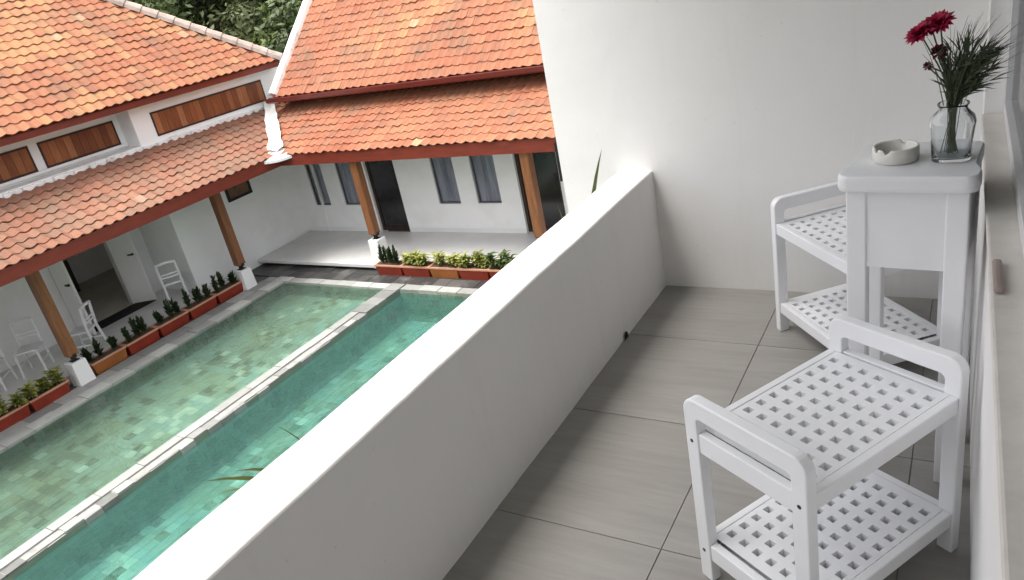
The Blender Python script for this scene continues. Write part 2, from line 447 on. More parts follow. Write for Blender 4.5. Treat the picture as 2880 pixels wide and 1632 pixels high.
        me.update()
        return me

WLOC = {}
def tag(o, label=None, cat=None, group=None, kind=None):
    if label: o['label'] = label
    if cat: o['category'] = cat
    if group: o['group'] = group
    if kind: o['kind'] = kind
    return o
def link(name, me, mat, parent=None):
    o = bpy.data.objects.new(name, me)
    if me is not None and mat is not None and len(me.materials) == 0:
        me.materials.append(mat)
    C.objects.link(o)
    if parent is not None:
        o.parent = parent
    return o
def thing(name, loc, label, cat, group=None, rz=0.0):
    o = bpy.data.objects.new(name, None)
    o.empty_display_size = 0.2
    C.objects.link(o)
    o.location = loc; o.rotation_euler = (0, 0, rz)
    WLOC[o.name] = Vector(loc)
    tag(o, label, cat, group)
    return o
def part(name, mb, mat, parent, world=True, **kw):
    """world=True: vertices are world coordinates under an unrotated Empty"""
    o = link(name, mb.mesh(name, **kw), mat, parent)
    if world and parent is not None and parent.name in WLOC:
        o.matrix_parent_inverse = Matrix.Translation(-WLOC[parent.name])
    return o
def struct(name, mb, mat, **kw):
    o = link(name, mb.mesh(name, **kw), mat)
    o['kind'] = 'structure'
    return o
def copy_tree(o, parent=None):
    c = o.copy(); C.objects.link(c)
    if parent is not None:
        c.parent = parent
    for ch in list(o.children):
        copy_tree(ch, c)
    return c
def bx(*a, M=None):
    m = MB(); m.box(*a, M=M); return m

# ================================================================== GROUND AND POOL
G = -3.2                     # ground level of the courtyard
X_L0, X_L1 = -11.37, -8.78   # left lane
X_R0, X_R1 = -8.45, -5.2     # right lane
Y_FAR = 8.84; Y_NEAR = -5.0
gm = MB()
gz = G - 0.004
big = 600
hx0, hx1, hy0, hy1 = X_L0 - 0.03, X_R1 + 0.03, Y_NEAR, Y_FAR + 0.03
gm.quad((-big, -big, gz), (big, -big, gz), (big, hy0, gz), (-big, hy0, gz))
gm.quad((-big, hy1, gz), (big, hy1, gz), (big, big, gz), (-big, big, gz))
gm.quad((-big, hy0, gz), (hx0, hy0, gz), (hx0, hy1, gz), (-big, hy1, gz))
gm.quad((hx1, hy0, gz), (big, hy0, gz), (big, hy1, gz), (hx1, hy1, gz))
struct('ground', gm, M_ground)

# basins
ZL, ZR = G - 0.27, G - 0.60       # pool floors
WL, WR = G - 0.012, G - 0.065      # water levels
bm_ = MB()
def basin(m, x0, x1, y0, y1, z):
    top = G - 0.005
    m.quad((x0, y0, z), (x1, y0, z), (x1, y1, z), (x0, y1, z))
    m.quad((x0, y1, z), (x1, y1, z), (x1, y1, top), (x0, y1, top))
    m.quad((x0, y0, z), (x0, y1, z), (x0, y1, top), (x0, y0, top))
    m.quad((x1, y1, z), (x1, y0, z), (x1, y0, top), (x1, y1, top))
    m.quad((x1, y0, z), (x0, y0, z), (x0, y0, top), (x1, y0, top))
basin(bm_, X_L0, X_L1, Y_NEAR, Y_FAR, ZL)
basin(bm_, X_R0, X_R1, Y_NEAR, Y_FAR, ZR)
pool_basin = struct('pool_basin', bm_, M_grout)

# pool stones: square cut green stone, a few variants that share mesh data
def stone_variants(n, sx, sy, h, mat, name, lo=0.0, hi=1.0, weights=None):
    out = []
    for k in range(n):
        m = MB(); m.cur = lo + (hi - lo) * (k + 0.5) / n
        m.box(-sx / 2, sx / 2, -sy / 2, sy / 2, 0, h)
        me = m.mesh(name)
        me.materials.append(mat)
        out.append(me)
    return out
PT = 0.15
POOL_SHIFT = 0.0
pool_var = stone_variants(16, PT - 0.002, PT - 0.002, 0.012, M_pool, 'pool_stone')
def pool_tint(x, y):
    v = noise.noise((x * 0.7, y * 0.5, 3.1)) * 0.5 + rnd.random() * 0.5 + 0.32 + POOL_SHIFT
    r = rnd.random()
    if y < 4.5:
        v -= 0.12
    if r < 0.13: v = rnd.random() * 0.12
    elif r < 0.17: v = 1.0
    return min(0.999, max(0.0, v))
def lay(x0, x1, y0, y1, z, limit, wall=None):
    cells = []
    nx = int((x1 - x0) / PT); ny = int((y1 - y0) / PT)
    for i in range(nx):
        for j in range(ny):
            x = x0 + (i + 0.5) * (x1 - x0) / nx
            y = y1 - (j + 0.5) * PT
            s = shows((x, y, z))
            hid = 0 if (x > -3.2) else 1
            cells.append((-s * hid, x, y))
    cells.sort()
    rest = MB()
    for k, (s, x, y) in enumerate(cells):
        t = pool_tint(x, y)
        if k < limit and s < 0:
            me = pool_var[int(t * 16)]
            o = bpy.data.objects.new('pool_stone', me); C.objects.link(o)
            o.parent = pool_basin
            o.location = (x + rnd.uniform(-.003, .003), y + rnd.uniform(-.003, .003), z + rnd.uniform(0, 0.004))
            o.rotation_euler = (rnd.gauss(0, .008), rnd.gauss(0, .008), rnd.gauss(0, .03))
        else:
            rest.cur = t
            h = (PT - 0.002) / 2
            rest.box(x - h, x + h, y - h, y + h, z, z + 0.012)
    # stones on the side walls
    return rest
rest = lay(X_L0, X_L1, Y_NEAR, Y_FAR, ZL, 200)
def wall_stones(m, axis, pos, a0, a1, z0, z1, sgn):
    n = int((a1 - a0) / PT)
    rows = max(1, int((z1 - z0) / 0.1))
    for r_ in range(rows):
        for k in range(n):
            t = rnd.random() * 0.5 + 0.18
            if rnd.random() < 0.10: t = rnd.random() * 0.1
            m.cur = t
            a = a0 + (k + 0.5 + 0.5 * (r_ % 2)) * PT
            if a > a1 - 0.1: continue
            h = PT / 2 - 0.004
            zz0 = z0 + r_ * (z1 - z0) / rows + 0.004; zz1 = z0 + (r_ + 1) * (z1 - z0) / rows - 0.003
            e = rnd.uniform(0.006, 0.014)
            if axis == 'x':
                m.box(min(pos, pos + sgn * e), max(pos, pos + sgn * e), a - h, a + h, zz0, zz1)
            else:
                m.box(a - h, a + h, min(pos, pos + sgn * e), max(pos, pos + sgn * e), zz0, zz1)
wall_stones(rest, 'x', X_L0, Y_NEAR, Y_FAR, ZL + 0.02, G - 0.01, 1)
wall_stones(rest, 'y', Y_FAR, X_L0, X_L1, ZL + 0.02, G - 0.01, -1)
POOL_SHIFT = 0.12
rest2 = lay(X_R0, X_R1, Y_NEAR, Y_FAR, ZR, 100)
wall_stones(rest2, 'x', X_R0, Y_NEAR, Y_FAR, ZR + 0.02, G - 0.13, 1)
wall_stones(rest2, 'y', Y_FAR, X_R0, X_R1, ZR + 0.02, G - 0.02, -1)
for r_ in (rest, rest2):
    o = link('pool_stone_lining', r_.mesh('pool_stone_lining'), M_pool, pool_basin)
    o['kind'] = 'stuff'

def water(name, x0, x1, z, mat):
    m = MB(); m.quad((x0, Y_NEAR, z), (x1, Y_NEAR, z), (x1, Y_FAR, z), (x0, Y_FAR, z))
    return struct(name, m, mat)
water('water', X_L0 + .002, X_L1 - .002, WL, M_water_l)
water('water', X_R0 + .002, X_R1 - .002, WR, M_water_r)

# coping: rows of pale stones
def stones_row(parent, x0, x1, y0, y1, z0, z1, along, size, mat, name, tlo=0.2, thi=1.0, jit=0.006, gap=0.008):
    span = (y1 - y0) if along == 'y' else (x1 - x0)
    n = max(1, round(span / size))
    for k in range(n):
        m = MB(); m.cur = rnd.uniform(tlo, thi)
        a = k * span / n + gap / 2; b_ = (k + 1) * span / n - gap / 2
        j = lambda: rnd.uniform(-jit, jit)
        dz = j()
        if along == 'y':
            m.box(x0 + j(), x1 + j(), y0 + a, y0 + b_, z0, z1 + dz)
        else:
            m.box(x0 + a, x0 + b_, y0 + j(), y1 + j(), z0, z1 + dz)
        o = link(name, m.mesh(name), mat, parent)
cop = MB(); cop.box(X_L0 - 0.62, X_L0 - 0.02, Y_NEAR, Y_FAR + 0.2, G - 0.3, G + 0.012)
cop.box(X_L0 - 0.02, X_R1, Y_FAR + 0.02, Y_FAR + 0.2, G - 0.3, G + 0.012)
coping = struct('pool_coping', cop, M_bed)
stones_row(coping, X_L0 - 0.30, X_L0 - 0.004, Y_NEAR + 5.5, Y_FAR + 0.0, G - 0.12, G + 0.028, 'y', 0.42, M_coping, 'coping_stone', 0.35)
stones_row(coping, X_L0 - 0.61, X_L0 - 0.305, Y_NEAR + 5.5, Y_FAR + 0.0, G - 0.12, G + 0.026, 'y', 0.5, M_coping, 'coping_stone', 0.25, 0.8)
stones_row(coping, X_L0 - 0.30, X_L1 + 0.02, Y_FAR + 0.004, Y_FAR + 0.2, G - 0.12, G + 0.03, 'x', 0.42, M_coping, 'coping_stone', 0.35)
stones_row(coping, X_R0 + 0.02, X_R1, Y_FAR + 0.004, Y_FAR + 0.2, G - 0.12, G + 0.03, 'x', 0.42, M_coping, 'coping_stone', 0.35)
# divider between the lanes: a flat ledge and a rough stone facing to the deep side
dv = MB(); dv.box(X_L1 + 0.012, X_R0 - 0.03, Y_NEAR, Y_FAR + 0.0, ZR, G + 0.01)
divider = struct('pool_divider', dv, M_bed)
stones_row(divider, X_L1 + 0.004, X_L1 + 0.17, Y_NEAR + 5.2, Y_FAR - 0.9, G - 0.1, G + 0.035, 'y', 0.6, M_coping, 'coping_stone', 0.5, 0.8, 0.004)
stones_row(divider, X_L1 + 0.172, X_R0 - 0.004, Y_NEAR + 5.2, Y_FAR - 0.9, G - 0.14, G + 0.008, 'y', 0.22, M_coping, 'facing_stone', 0.0, 0.7, 0.018)
stones_row(divider, X_L1 + 0.004, X_R0 - 0.004, Y_FAR - 0.9, Y_FAR + 0.2, G - 0.12, G + 0.034, 'y', 0.3, M_coping, 'coping_stone', 0.1, 0.45, 0.004)

# dark slate deck between pool and veranda
dk = MB(); dk.box(X_L0 - 1.36, X_R1 + 2.5, Y_FAR + 0.21, 9.9, G - 0.1, G + 0.008)
deck = struct('deck', dk, M_grout)
dk.f  # base sheet
deck.data.materials[0] = M_slate
px0 = X_L0 - 1.34
nxp = 24
for i in range(nxp):
    for j in range(2):
        w = 0.3
        m = MB(); m.cur = min(1, max(0, rnd.gauss(0.35, 0.22)))
        x = px0 + i * w; y = Y_FAR + 0.215 + j * w
        m.box(x + .004, x + w - .004, y + .004, y + w - .004, G, G + 0.018 + rnd.uniform(0, .006))
        link('slate_paver', m.mesh('slate_paver'), M_slate, deck)

# ================================================================== ROOF TILES
TW, TE = 0.185, 0.2
def tile_variant(t):
    m = MB(); m.cur = t
    n = 6
    prof = []
    for k in range(n + 1):
        u = k / n
        prof.append((u - 0.5, 0.035 * (0.5 + 0.5 * math.cos(2 * PI * u)) ** 1.2))
    z_lo, z_hi, th = 0.021, 0.003, 0.013
    v0, v1 = 0.0, TE + 0.03
    for k in range(n):
        (u0, p0), (u1, p1) = prof[k], prof[k + 1]
        w = TW + 0.004
        a = (u0 * w, v0, p0 + z_lo); b_ = (u1 * w, v0, p1 + z_lo)
        c = (u1 * w, v1, p1 * 0.9 + z_hi); d = (u0 * w, v1, p0 * 0.9 + z_hi)
        m.quad(a, b_, c, d)
        m.quad((a[0], v0, a[2] - th), (b_[0], v0, b_[2] - th), b_, a)
        m.quad((a[0], v0, a[2] - th), (a[0], v1, d[2] - th), (b_[0], v1, c[2] - th), (b_[0], v0, b_[2] - th))
    return m
TV = [tile_variant((k + 0.5) / 16) for k in range(16)]
def tile_meshes(mat):
    out = []
    for mb in TV:
        me = mb.mesh('tile', smooth=False); me.materials.append(mat); out.append(me)
    return out
TILE_NEW = tile_meshes(M_tile)
TILE_OLD = tile_meshes(M_tile_old)

def roof_tiles(parent, origin, across, up, n_across, n_up, keep, meshes, mat, limit=300, tint_mu=0.5, tint_sd=0.22, visible=None):
    """origin: lower left corner of the tiled plane; across, up: unit vectors"""
    origin = Vector(origin); a = Vector(across).normalized(); s = Vector(up).normalized(); nrm = a.cross(s)
    cells = []
    for i in range(n_across):
        for j in range(n_up):
            P = origin + a * ((i + 0.5) * TW) + s * (j * TE)
            Pc = P + s * (TE * 0.5)
            if not keep(Pc):
                continue
            vis = shows(Pc)
            if visible and not visible(Pc): vis = 0
            t = 0.5 * noise.noise((Pc.x * 0.8, Pc.y * 0.8, Pc.z * 0.8)) * 0.8 + rnd.gauss(tint_mu, tint_sd * 0.55)
            t = min(t, 0.9)
            if rnd.random() < 0.001: t = 0.97
            t = min(0.999, max(0, t))
            Mx = Matrix((a, s, nrm)).transposed().to_4x4()
            Mx = Matrix.Translation(P + nrm * (rnd.uniform(-.003, .005) + 0.012 * noise.noise((P.x * 0.6, P.y * 0.6, 9.0))) + s * rnd.uniform(-.009, .009) + a * rnd.uniform(-.003, .003)) @ Mx @ Matrix.Rotation(rnd.gauss(0, .018), 4, 'Z') @ Matrix.Rotation(rnd.gauss(0, .016), 4, 'X')
            cells.append((-vis, t, Mx))
    cells.sort(key=lambda c: c[0])
    rest = MB()
    for k, (vis, t, Mx) in enumerate(cells):
        if k < limit and vis < 0:
            o = bpy.data.objects.new('tile', meshes[int(t * 16)]); C.objects.link(o)
            o.parent = parent
            o.matrix_basis = Mx
        else:
            src = TV[int(t * 16)]
            i0 = len(rest.v)
            rest.v += [tuple(Mx @ Vector(p)) for p in src.v]
            rest.t += src.t
            rest.f += [tuple(i0 + q for q in f) for f in src.f]
    if rest.v:
        o = link('tile_field', rest.mesh('tile_field'), mat, parent)
        o['kind'] = 'stuff'

# ================================================================== HOUSE ON THE LEFT (facing +x)
PL = 24.3                                  # lower roofs pitch
tl = math.tan(R(PL)); cl, sl = math.cos(R(PL)), math.sin(R(PL))
XE, YE, ZE = -11.28, 9.60, -0.87            # eaves of the lower roofs
XW, YW = -12.85, 11.17                      # walls
ZT = ZE + (XE - XW) * tl                    # top of lower roofs
FZ = -3.05                                  # veranda floors
LEFT = thing('house', (-13, 6, G), 'left house with orange tiled hip roof over a shaded pool veranda', 'house')
RIGHT = thing('house', (-9, 11.2, G), 'house across the pool end with white gable edge and maroon gutter', 'house')
Y0H = -2.0                                  # near end of the left house

# walls
m = MB()
m.box(XW - 0.2, XW, 8.0, YW + 2.0, G, 0.62)                       # projecting block, both storeys
part('wall', m, M_whiteout, LEFT)
m = MB()
m.box(-14.2, XW - 0.2, 8.0, 8.2, G, 0.60)                          # side of the block
part('wall', m, M_whiteout, LEFT)
m = MB()
m.box(-13.45, -13.25, Y0H, 8.0, -0.30, 0.62)                       # recessed upper wall above the veranda
part('wall', m, M_whiteout, LEFT)
m = MB()                                                           # veranda back wall with a doorway
m.box(-14.2, -14.0, 7.32, 8.0, G, -0.3); m.box(-14.2, -14.0, Y0H, 6.12, G, -0.3); m.box(-14.2, -14.0, 6.12, 7.32, -0.95, -0.3)
part('wall', m, M_greywall, LEFT)
m = MB(); m.box(-14.2, -13.25, Y0H, 8.0, -0.299, -0.22)
part('ceiling', m, M_whiteout, LEFT)
m = MB(); m.box(-13.25, XW + 0.0, Y0H, 7.998, -0.30, -0.115)       # ledge in front of the recessed wall
part('ledge', m, M_cement, LEFT)
# room behind the doorway
m = MB(); m.box(-17.2, -17.0, 4.5, 9.5, G, -0.3); m.box(-17.0, -14.2, 4.3, 4.5, G, -0.3); m.box(-17.0, -14.2, 9.3, 9.5, G, -0.3)
part('room_wall', m, M_greywall, LEFT)
m = MB(); m.box(-17.0, -14.2, 4.5, 9.3, -0.31, -0.22); part('room_ceiling', m, M_whiteout, LEFT)
m = MB(); m.box(-17.0, -14.0, 4.5, 9.3, G, FZ - 0.002); part('room_floor', m, M_room, LEFT)
# veranda floor
m = MB(); m.box(-14.0, -12.32, Y0H, 8.62, G - 0.05, FZ); part('veranda_floor', m, M_vfloor, LEFT, bevel=0.01)
# open door leaves
for (hx, hy, ex, ey) in ((-13.99, 7.29, -13.56, 7.52), (-13.99, 6.14, -13.42, 6.12)):
    a = Vector((ex - hx, ey - hy, 0)); L_ = a.length; a.normalize()
    Mx = Matrix.Translation((hx, hy, FZ + 0.01)) @ Matrix.Rotation(math.atan2(a.y, a.x), 4, 'Z')
    m = MB(); m.box(0, L_, -0.02, 0.02, 0, 2.05, M=Mx)
    d = part('door', m, M_white, LEFT)
    m = MB(); m.box(L_ - 0.09, L_ - 0.06, -0.05, 0.05, 0.98, 1.02, M=Mx); m.box(L_ - 0.17, L_ - 0.06, -0.06, -0.05, 0.985, 1.015, M=Mx)
    link('handle', m.mesh('handle'), M_iron, d)

# louvred plank windows in the upper wall
def louvre(parent, xf, y0, y1, z0, z1, n):
    m = MB(); t = 0.03
    m.box(xf, xf + 0.012, y0 - t, y1 + t, z1, z1 + t); m.box(xf, xf + 0.012, y0 - t, y1 + t, z0 - t, z0)
    m.box(xf, xf + 0.012, y0 - t, y0, z0, z1); m.box(xf, xf + 0.012, y1, y1 + t, z0, z1)
    w = part('louvre_window', m, M_doorframe, parent)
    bk = MB(); bk.box(xf + 0.0005, xf + 0.003, y0, y1, z0, z1)
    link('backing', bk.mesh('backing'), M_doorframe, w)
    for k in range(n):
        p = MB(); p.cur = rnd.random()
        a = y0 + (y1 - y0) * k / n + 0.003; b_ = y0 + (y1 - y0) * (k + 1) / n - 0.003
        p.box(xf + 0.0035, xf + 0.008 + rnd.uniform(0, 0.005), a, b_, z0 + .004, z1 - .004)
        link('plank', p.mesh('plank'), M_plank, w)
louvre(LEFT, XW, 8.42, 11.08, -0.02, 0.36, 20)
louvre(LEFT, -13.25, 6.52, 7.86, 0.0, 0.38, 10)
louvre(LEFT, -13.25, 4.95, 6.30, 0.0, 0.38, 10)
louvre(LEFT, -13.25, 3.35, 4.75, 0.0, 0.38, 10)
# thin sills under the recessed windows
m = MB(); m.box(-13.25, -13.19, 2.0, 7.98, -0.075, -0.03); part('sill', m, M_whiteout, LEFT)

# lower roof of the left house
m = MB()
d0, d1 = Vector((XE - .042, 0, ZE - 0.01)), Vector((XW - 0.0, 0, ZT - 0.035))
m.poly([(d0.x, Y0H, d0.z), (d0.x, YE, d0.z), (d1.x, YW, d1.z), (d1.x, Y0H, d1.z)])
m.poly([(d0.x, Y0H, d0.z - .06), (d1.x, Y0H, d1.z - .06), (d1.x, YW, d1.z - .06), (d0.x, YE, d0.z - .06)])
m.poly([(d0.x, Y0H, d0.z), (d0.x, Y0H, d0.z - .06), (d0.x, YE, d0.z - .06), (d0.x, YE, d0.z)])
roofLL = part('lower_roof', m, M_deck, LEFT)
nA = int((YE + 1.7 - Y0H) / TW)
roof_tiles(roofLL, (XE, Y0H, ZE), (0, 1, 0), (-cl, 0, sl), nA, 8, lambda P: P.y < YE + (XE - P.x) - 0.02, TILE_OLD, M_tile_old, 300, 0.42, 0.2)
# ragged mortar along the head of the tiles
m = MB()
k = 0
y = Y0H
while y < YW - 0.3:
    w = rnd.uniform(0.10, 0.2)
    m.box(XW - 0.01 , XW + rnd.uniform(0.05, 0.12), y, y + w * 0.98, ZT - 0.12, ZT + rnd.uniform(0.01, 0.04))
    y += w
part('mortar_flashing', m, M_cement, LEFT, bevel=0.012)
# fascia
m = MB(); m.box(XE - 0.04, XE - 0.012, Y0H, YE + 0.03, ZE - 0.20, ZE + 0.012); part('fascia', m, M_fascia, LEFT)

# upper roof of the left house (hip at the far end)
PU = 41.0; tu = math.tan(R(PU)); cu, su = math.cos(R(PU)), math.sin(R(PU))
XU, YU, ZU = -12.55, 11.56, 0.715
RUN = 4.2
XR = XU - RUN; ZRG = ZU + RUN * tu
m = MB()
e = -0.035
m.poly([(XU, Y0H, ZU + e), (XU, YU, ZU + e), (XR, YU - RUN, ZRG + e), (XR, Y0H, ZRG + e)])
m.poly([(XU, YU, ZU + e), (XR - RUN, YU, ZU + e), (XR, YU - RUN, ZRG + e)])
m.poly([(XR, Y0H, ZRG + e), (XR, YU - RUN, ZRG + e), (XR - RUN, YU, ZU + e), (XR - RUN, Y0H, ZU + e)])
m.poly([(XU, Y0H, ZU + e - .01), (XR - RUN, Y0H, ZU + e - .01), (XR - RUN, YU, ZU + e - .01), (XU, YU, ZU + e - .01)])
m.poly([(XU, Y0H, ZU + e), (XR, Y0H, ZRG + e), (XR - RUN, Y0H, ZU + e)])
roofLU = part('upper_roof', m, M_deck, LEFT)
roof_tiles(roofLU, (XU + 0.05 * cu, Y0H, ZU - 0.05 * su), (0, 1, 0), (-cu, 0, su), int((YU - Y0H) / TW) + 1, 28, lambda P: P.y < YU - (XU - P.x) + 0.02 and P.x > XR, TILE_NEW, M_tile, 300, 0.76, 0.24)
m = MB(); m.box(XU - 0.06, XU - 0.02, Y0H, YU - 0.02, ZU - 0.155, ZU - 0.012); m.box(XR - RUN, XU - 0.06, YU - 0.06, YU - 0.02, ZU - 0.155, ZU - 0.012)
part('fascia', m, M_fascia, LEFT)
# ridge caps along the hip
hipa, hipb = Vector((XU, YU, ZU)), Vector((XR, YU - RUN, ZRG))
hd = (hipb - hipa).normalized(); hlen = (hipb - hipa).length
nseg = int(hlen / 0.3)
for k in range(nseg):
    m = MB(); m.cur = rnd.random()
    p0 = hipa + hd * (k * hlen / nseg - 0.02); p1 = hipa + hd * ((k + 1) * hlen / nseg + 0.01)
    side = hd.cross(Vector((0, 0, 1))).normalized(); up = side.cross(hd)
    n = 6
    for q in range(n):
        a0 = PI * q / n; a1 = PI * (q + 1) / n
        def pt(P, an, r):
            return P + side * (r * 1.15 * math.cos(an)) + up * (r * 0.85 * math.sin(an) - 0.035)
        r0, r1 = 0.165, 0.145
        m.quad(pt(p0, a0, r0), pt(p0, a1, r0), pt(p1, a1, r1), pt(p1, a0, r1))
        m.quad(p0 - up * 0.03, pt(p0, a1, r0), pt(p0, a0, r0), p0 - up * 0.03)
    o = link('ridge_cap', m.mesh('ridge_cap'), M_ridge, roofLU)

# ================================================================== HOUSE ACROSS THE FAR END (facing -y)
XEND = -3.0
# wall with openings: assembled from piers so that windows and doors are real openings
ops = [(-12.41, -11.95, -2.45, -1.15, 'w'), (-11.52, -11.03, -2.45, -1.15, 'w'), (-10.70, -9.91, FZ, -0.98, 'd'),
       (-8.98, -8.45, -2.45, -1.15, 'w'), (-8.05, -7.51, -2.45, -1.15, 'w'), (-7.08, -6.2, FZ, -0.98, 'd'), (-5.3, -4.8, -2.45, -1.15, 'w')]
m = MB()
xs = XW
for (a, b_, z0, z1, kd) in ops:
    m.box(xs, a, YW, YW + 0.2, G, 0.05)
    m.box(a, b_, YW, YW + 0.2, z1, 0.05)
    if z0 > FZ: m.box(a, b_, YW, YW + 0.2, G, z0)
    xs = b_
m.box(xs, XEND, YW, YW + 0.2, G, 0.05)
part('wall', m, M_whiteout, RIGHT)
for (a, b_, z0, z1, kd) in ops:
    if kd == 'w':
        m = MB(); t = 0.025; yy = YW + 0.03
        m.box(a, b_, yy, yy + 0.04, z0, z0 + t); m.box(a, b_, yy, yy + 0.04, z1 - t, z1)
        m.box(a, a + t, yy, yy + 0.04, z0 + t, z1 - t); m.box(b_ - t, b_, yy, yy + 0.04, z0 + t, z1 - t)
        w = part('window', m, M_winframe, RIGHT)
        m = MB(); m.quad((a + t, yy + 0.02, z0 + t), (b_ - t, yy + 0.02, z0 + t), (b_ - t, yy + 0.02, z1 - t), (a + t, yy + 0.02, z1 - t))
        link('pane', m.mesh('pane'), M_pane, w)
        m = MB()                                                   # pleated curtain
        npl = 14
        pts = [(a - .12 + (b_ - a + .24) * k / npl, yy + 0.05 + (0.012 if k % 2 else -0.012)) for k in range(npl + 1)]
        for k in range(npl):
            m.quad((pts[k][0], pts[k][1], z0), (pts[k + 1][0], pts[k + 1][1], z0), (pts[k + 1][0], pts[k + 1][1], z1), (pts[k][0], pts[k][1], z1))
        link('curtain', m.mesh('curtain'), M_curtain, w)
    else:
        m = MB(); t = 0.06; yy = YW + 0.06
        m.box(a, a + t, yy, yy + 0.06, FZ + 0.002, z1); m.box(b_ - t, b_, yy, yy + 0.06, FZ + 0.002, z1); m.box(a + t, b_ - t, yy, yy + 0.06, z1 - t, z1); m.box(a + t, b_ - t, yy, yy + 0.06, FZ + .002, FZ + .08)
        d = part('door', m, M_doorframe, RIGHT)
        m = MB(); m.box(a + t, b_ - t, yy + 0.02, yy + 0.04, FZ + 0.08, z1 - t)
        link('door_panel', m.mesh('door_panel'), M_dark, d)
        m = MB(); m.tube([(b_ - 0.1, yy - 0.04, FZ + 1.0), (b_ - 0.1, yy - 0.04, FZ + 1.15)], 0.012, 8)
        link('handle', m.mesh('handle'), M_iron, d)
# veranda floor, a slab over a set-back base coloured black as its shadow gap
m = MB(); m.box(XW + 0.03, XEND, 9.52, YW, FZ - 0.07, FZ); part('veranda_floor', m, M_vfloor, RIGHT, bevel=0.008)
m = MB(); m.box(XW + 0.05, XEND, 9.66, YW, G - 0.05, FZ - 0.071); part('veranda_base', m, M_iron, RIGHT)  # iron material only for its black, as the shadow gap under the slab
# skirting band
m = MB(); m.box(XW + 0.004, -10.72, YW - 0.012, YW + 0.0, FZ + .001, FZ + 0.09); m.box(-9.89, -7.1, YW - 0.012, YW, FZ + .001, FZ + 0.09); part('skirting', m, M_greywall, RIGHT)

# lower roof
m = MB()
m.poly([(XE, YE + .042, ZE - 0.01), (XEND, YE + .042, ZE - 0.01), (XEND, YW, ZT - 0.035), (XW, YW, ZT - 0.035)][::-1])
m.poly([(XE, YE + .042, ZE - 0.07), (XEND, YE + .042, ZE - 0.07), (XEND, YW, ZT - 0.095), (XW, YW, ZT - 0.095)])
roofRL = part('lower_roof', m, M_deck, RIGHT)
roof_tiles(roofRL, (-13.0, YE, ZE), (1, 0, 0), (0, cl, sl), int((XEND + 13.0) / TW), 9, lambda P: P.x > XE - (P.y - YE) + 0.02, TILE_NEW, M_tile, 300, 0.55, 0.18, lambda P: P.x < -5.0)
m = MB(); m.box(XE - 0.012, XEND, YE + 0.012, YE + 0.04, ZE - 0.20, ZE + 0.012); part('fascia', m, M_fascia, RIGHT)

m = MB(); m.box(XW + 0.3, XEND, YW - 0.03, YW + 0.0, ZT - 0.1, ZT + 0.16); part('shade_strip', m, M_gutter_shade, RIGHT)  # dark strip added as the shadow between gutter and lower roof
# white cement valley between the two lower roofs, uneven, ending in a flared lip
m = MB()
va, vb = Vector((XE, YE, ZE)), Vector((XW, YW, ZT))
n = 22
prev = None
sv = Vector((1, 1, 0)).normalized()
for k in range(n + 1):
    t = k / n
    P = va.lerp(vb, t)
    wl = 0.125 + 0.05 * noise.noise((t * 7, 1.3, 0)); wr = 0.125 + 0.05 * noise.noise((t * 7, 5.3, 0))
    row = [P - sv * wl + Vector((0, 0, 0.075)), P - sv * wl * 0.5 + Vector((0, 0, 0.095)), P + Vector((0, 0, 0.09)), P + sv * wr * 0.5 + Vector((0, 0, 0.095)), P + sv * wr + Vector((0, 0, 0.075))]
    # raise the edges onto the neighbouring tiles
    row[0].z += wl * 0.55; row[4].z += wr * 0.55; row[1].z += wl * 0.25; row[3].z += wr * 0.25
    if prev:
        for q in range(4):
            m.quad(prev[q], prev[q + 1], row[q + 1], row[q])
    prev = row
part('valley_flashing', m, M_cement, RIGHT, smooth=True)
m = MB()                                                           # flared lip at the foot of the valley
lp = Vector((XE + 0.10, YE - 0.10, ZE - 0.02))
out = Vector((1, -1, 0)).normalized()
tip = []
n = 12
for k in range(n + 1):
    a = -PI / 2 + PI * k / n
    tip.append((math.sin(a) * 0.48, math.cos(a) * 0.12))
top, bot = [], []
for (sx, sy) in tip:
    P = lp + sv * sx + out * sy
    top.append(P + Vector((0, 0, 0.045 * abs(sx / 0.48) ** 1.5))); bot.append(P + Vector((0, 0, 0.045 * abs(sx / 0.48) ** 1.5 - 0.05)))
for k in range(n):
    m.quad(bot[k], bot[k + 1], top[k + 1], top[k])
back = [lp - out * 0.26 + sv * 0.10 + Vector((0, 0, .13)), lp - out * 0.26 - sv * 0.10 + Vector((0, 0, .13))]
m.poly(list(top) + [back[0], back[1]])
m.poly(list(reversed(bot)) + [back[1] - Vector((0, 0, .1)), back[0] - Vector((0, 0, .1))])
m.quad(bot[-1], back[0] - Vector((0, 0, .1)), back[0], top[-1]); m.quad(top[0], back[1], back[1] - Vector((0, 0, .1)), bot[0])
part('valley_lip', m, M_white, RIGHT)

# upper roof, gable on the left with a white verge
PR = 43.0; tr_ = math.tan(R(PR)); cr_, sr_ = math.cos(R(PR)), math.sin(R(PR))
YR_E, ZR_E = 10.78, 0.06
XG = -12.22
RUNR = 3.4
m = MB()
m.poly([(XG, YR_E, ZR_E - .03), (XEND, YR_E, ZR_E - .03), (XEND, YR_E + RUNR, ZR_E + RUNR * tr_ - .03), (XG, YR_E + RUNR, ZR_E + RUNR * tr_ - .03)][::-1])
m.poly([(XG, YR_E + 2 * RUNR, ZR_E - .03), (XEND, YR_E + 2 * RUNR, ZR_E - .03), (XEND, YR_E + RUNR, ZR_E + RUNR * tr_ - .03), (XG, YR_E + RUNR, ZR_E + RUNR * tr_ - .03)])
m.poly([(XG, YR_E, ZR_E - .09), (XEND, YR_E, ZR_E - .09), (XEND, YR_E + 2 * RUNR, ZR_E - .09), (XG, YR_E + 2 * RUNR, ZR_E - .09)])
roofRU = part('upper_roof', m, M_deck, RIGHT)
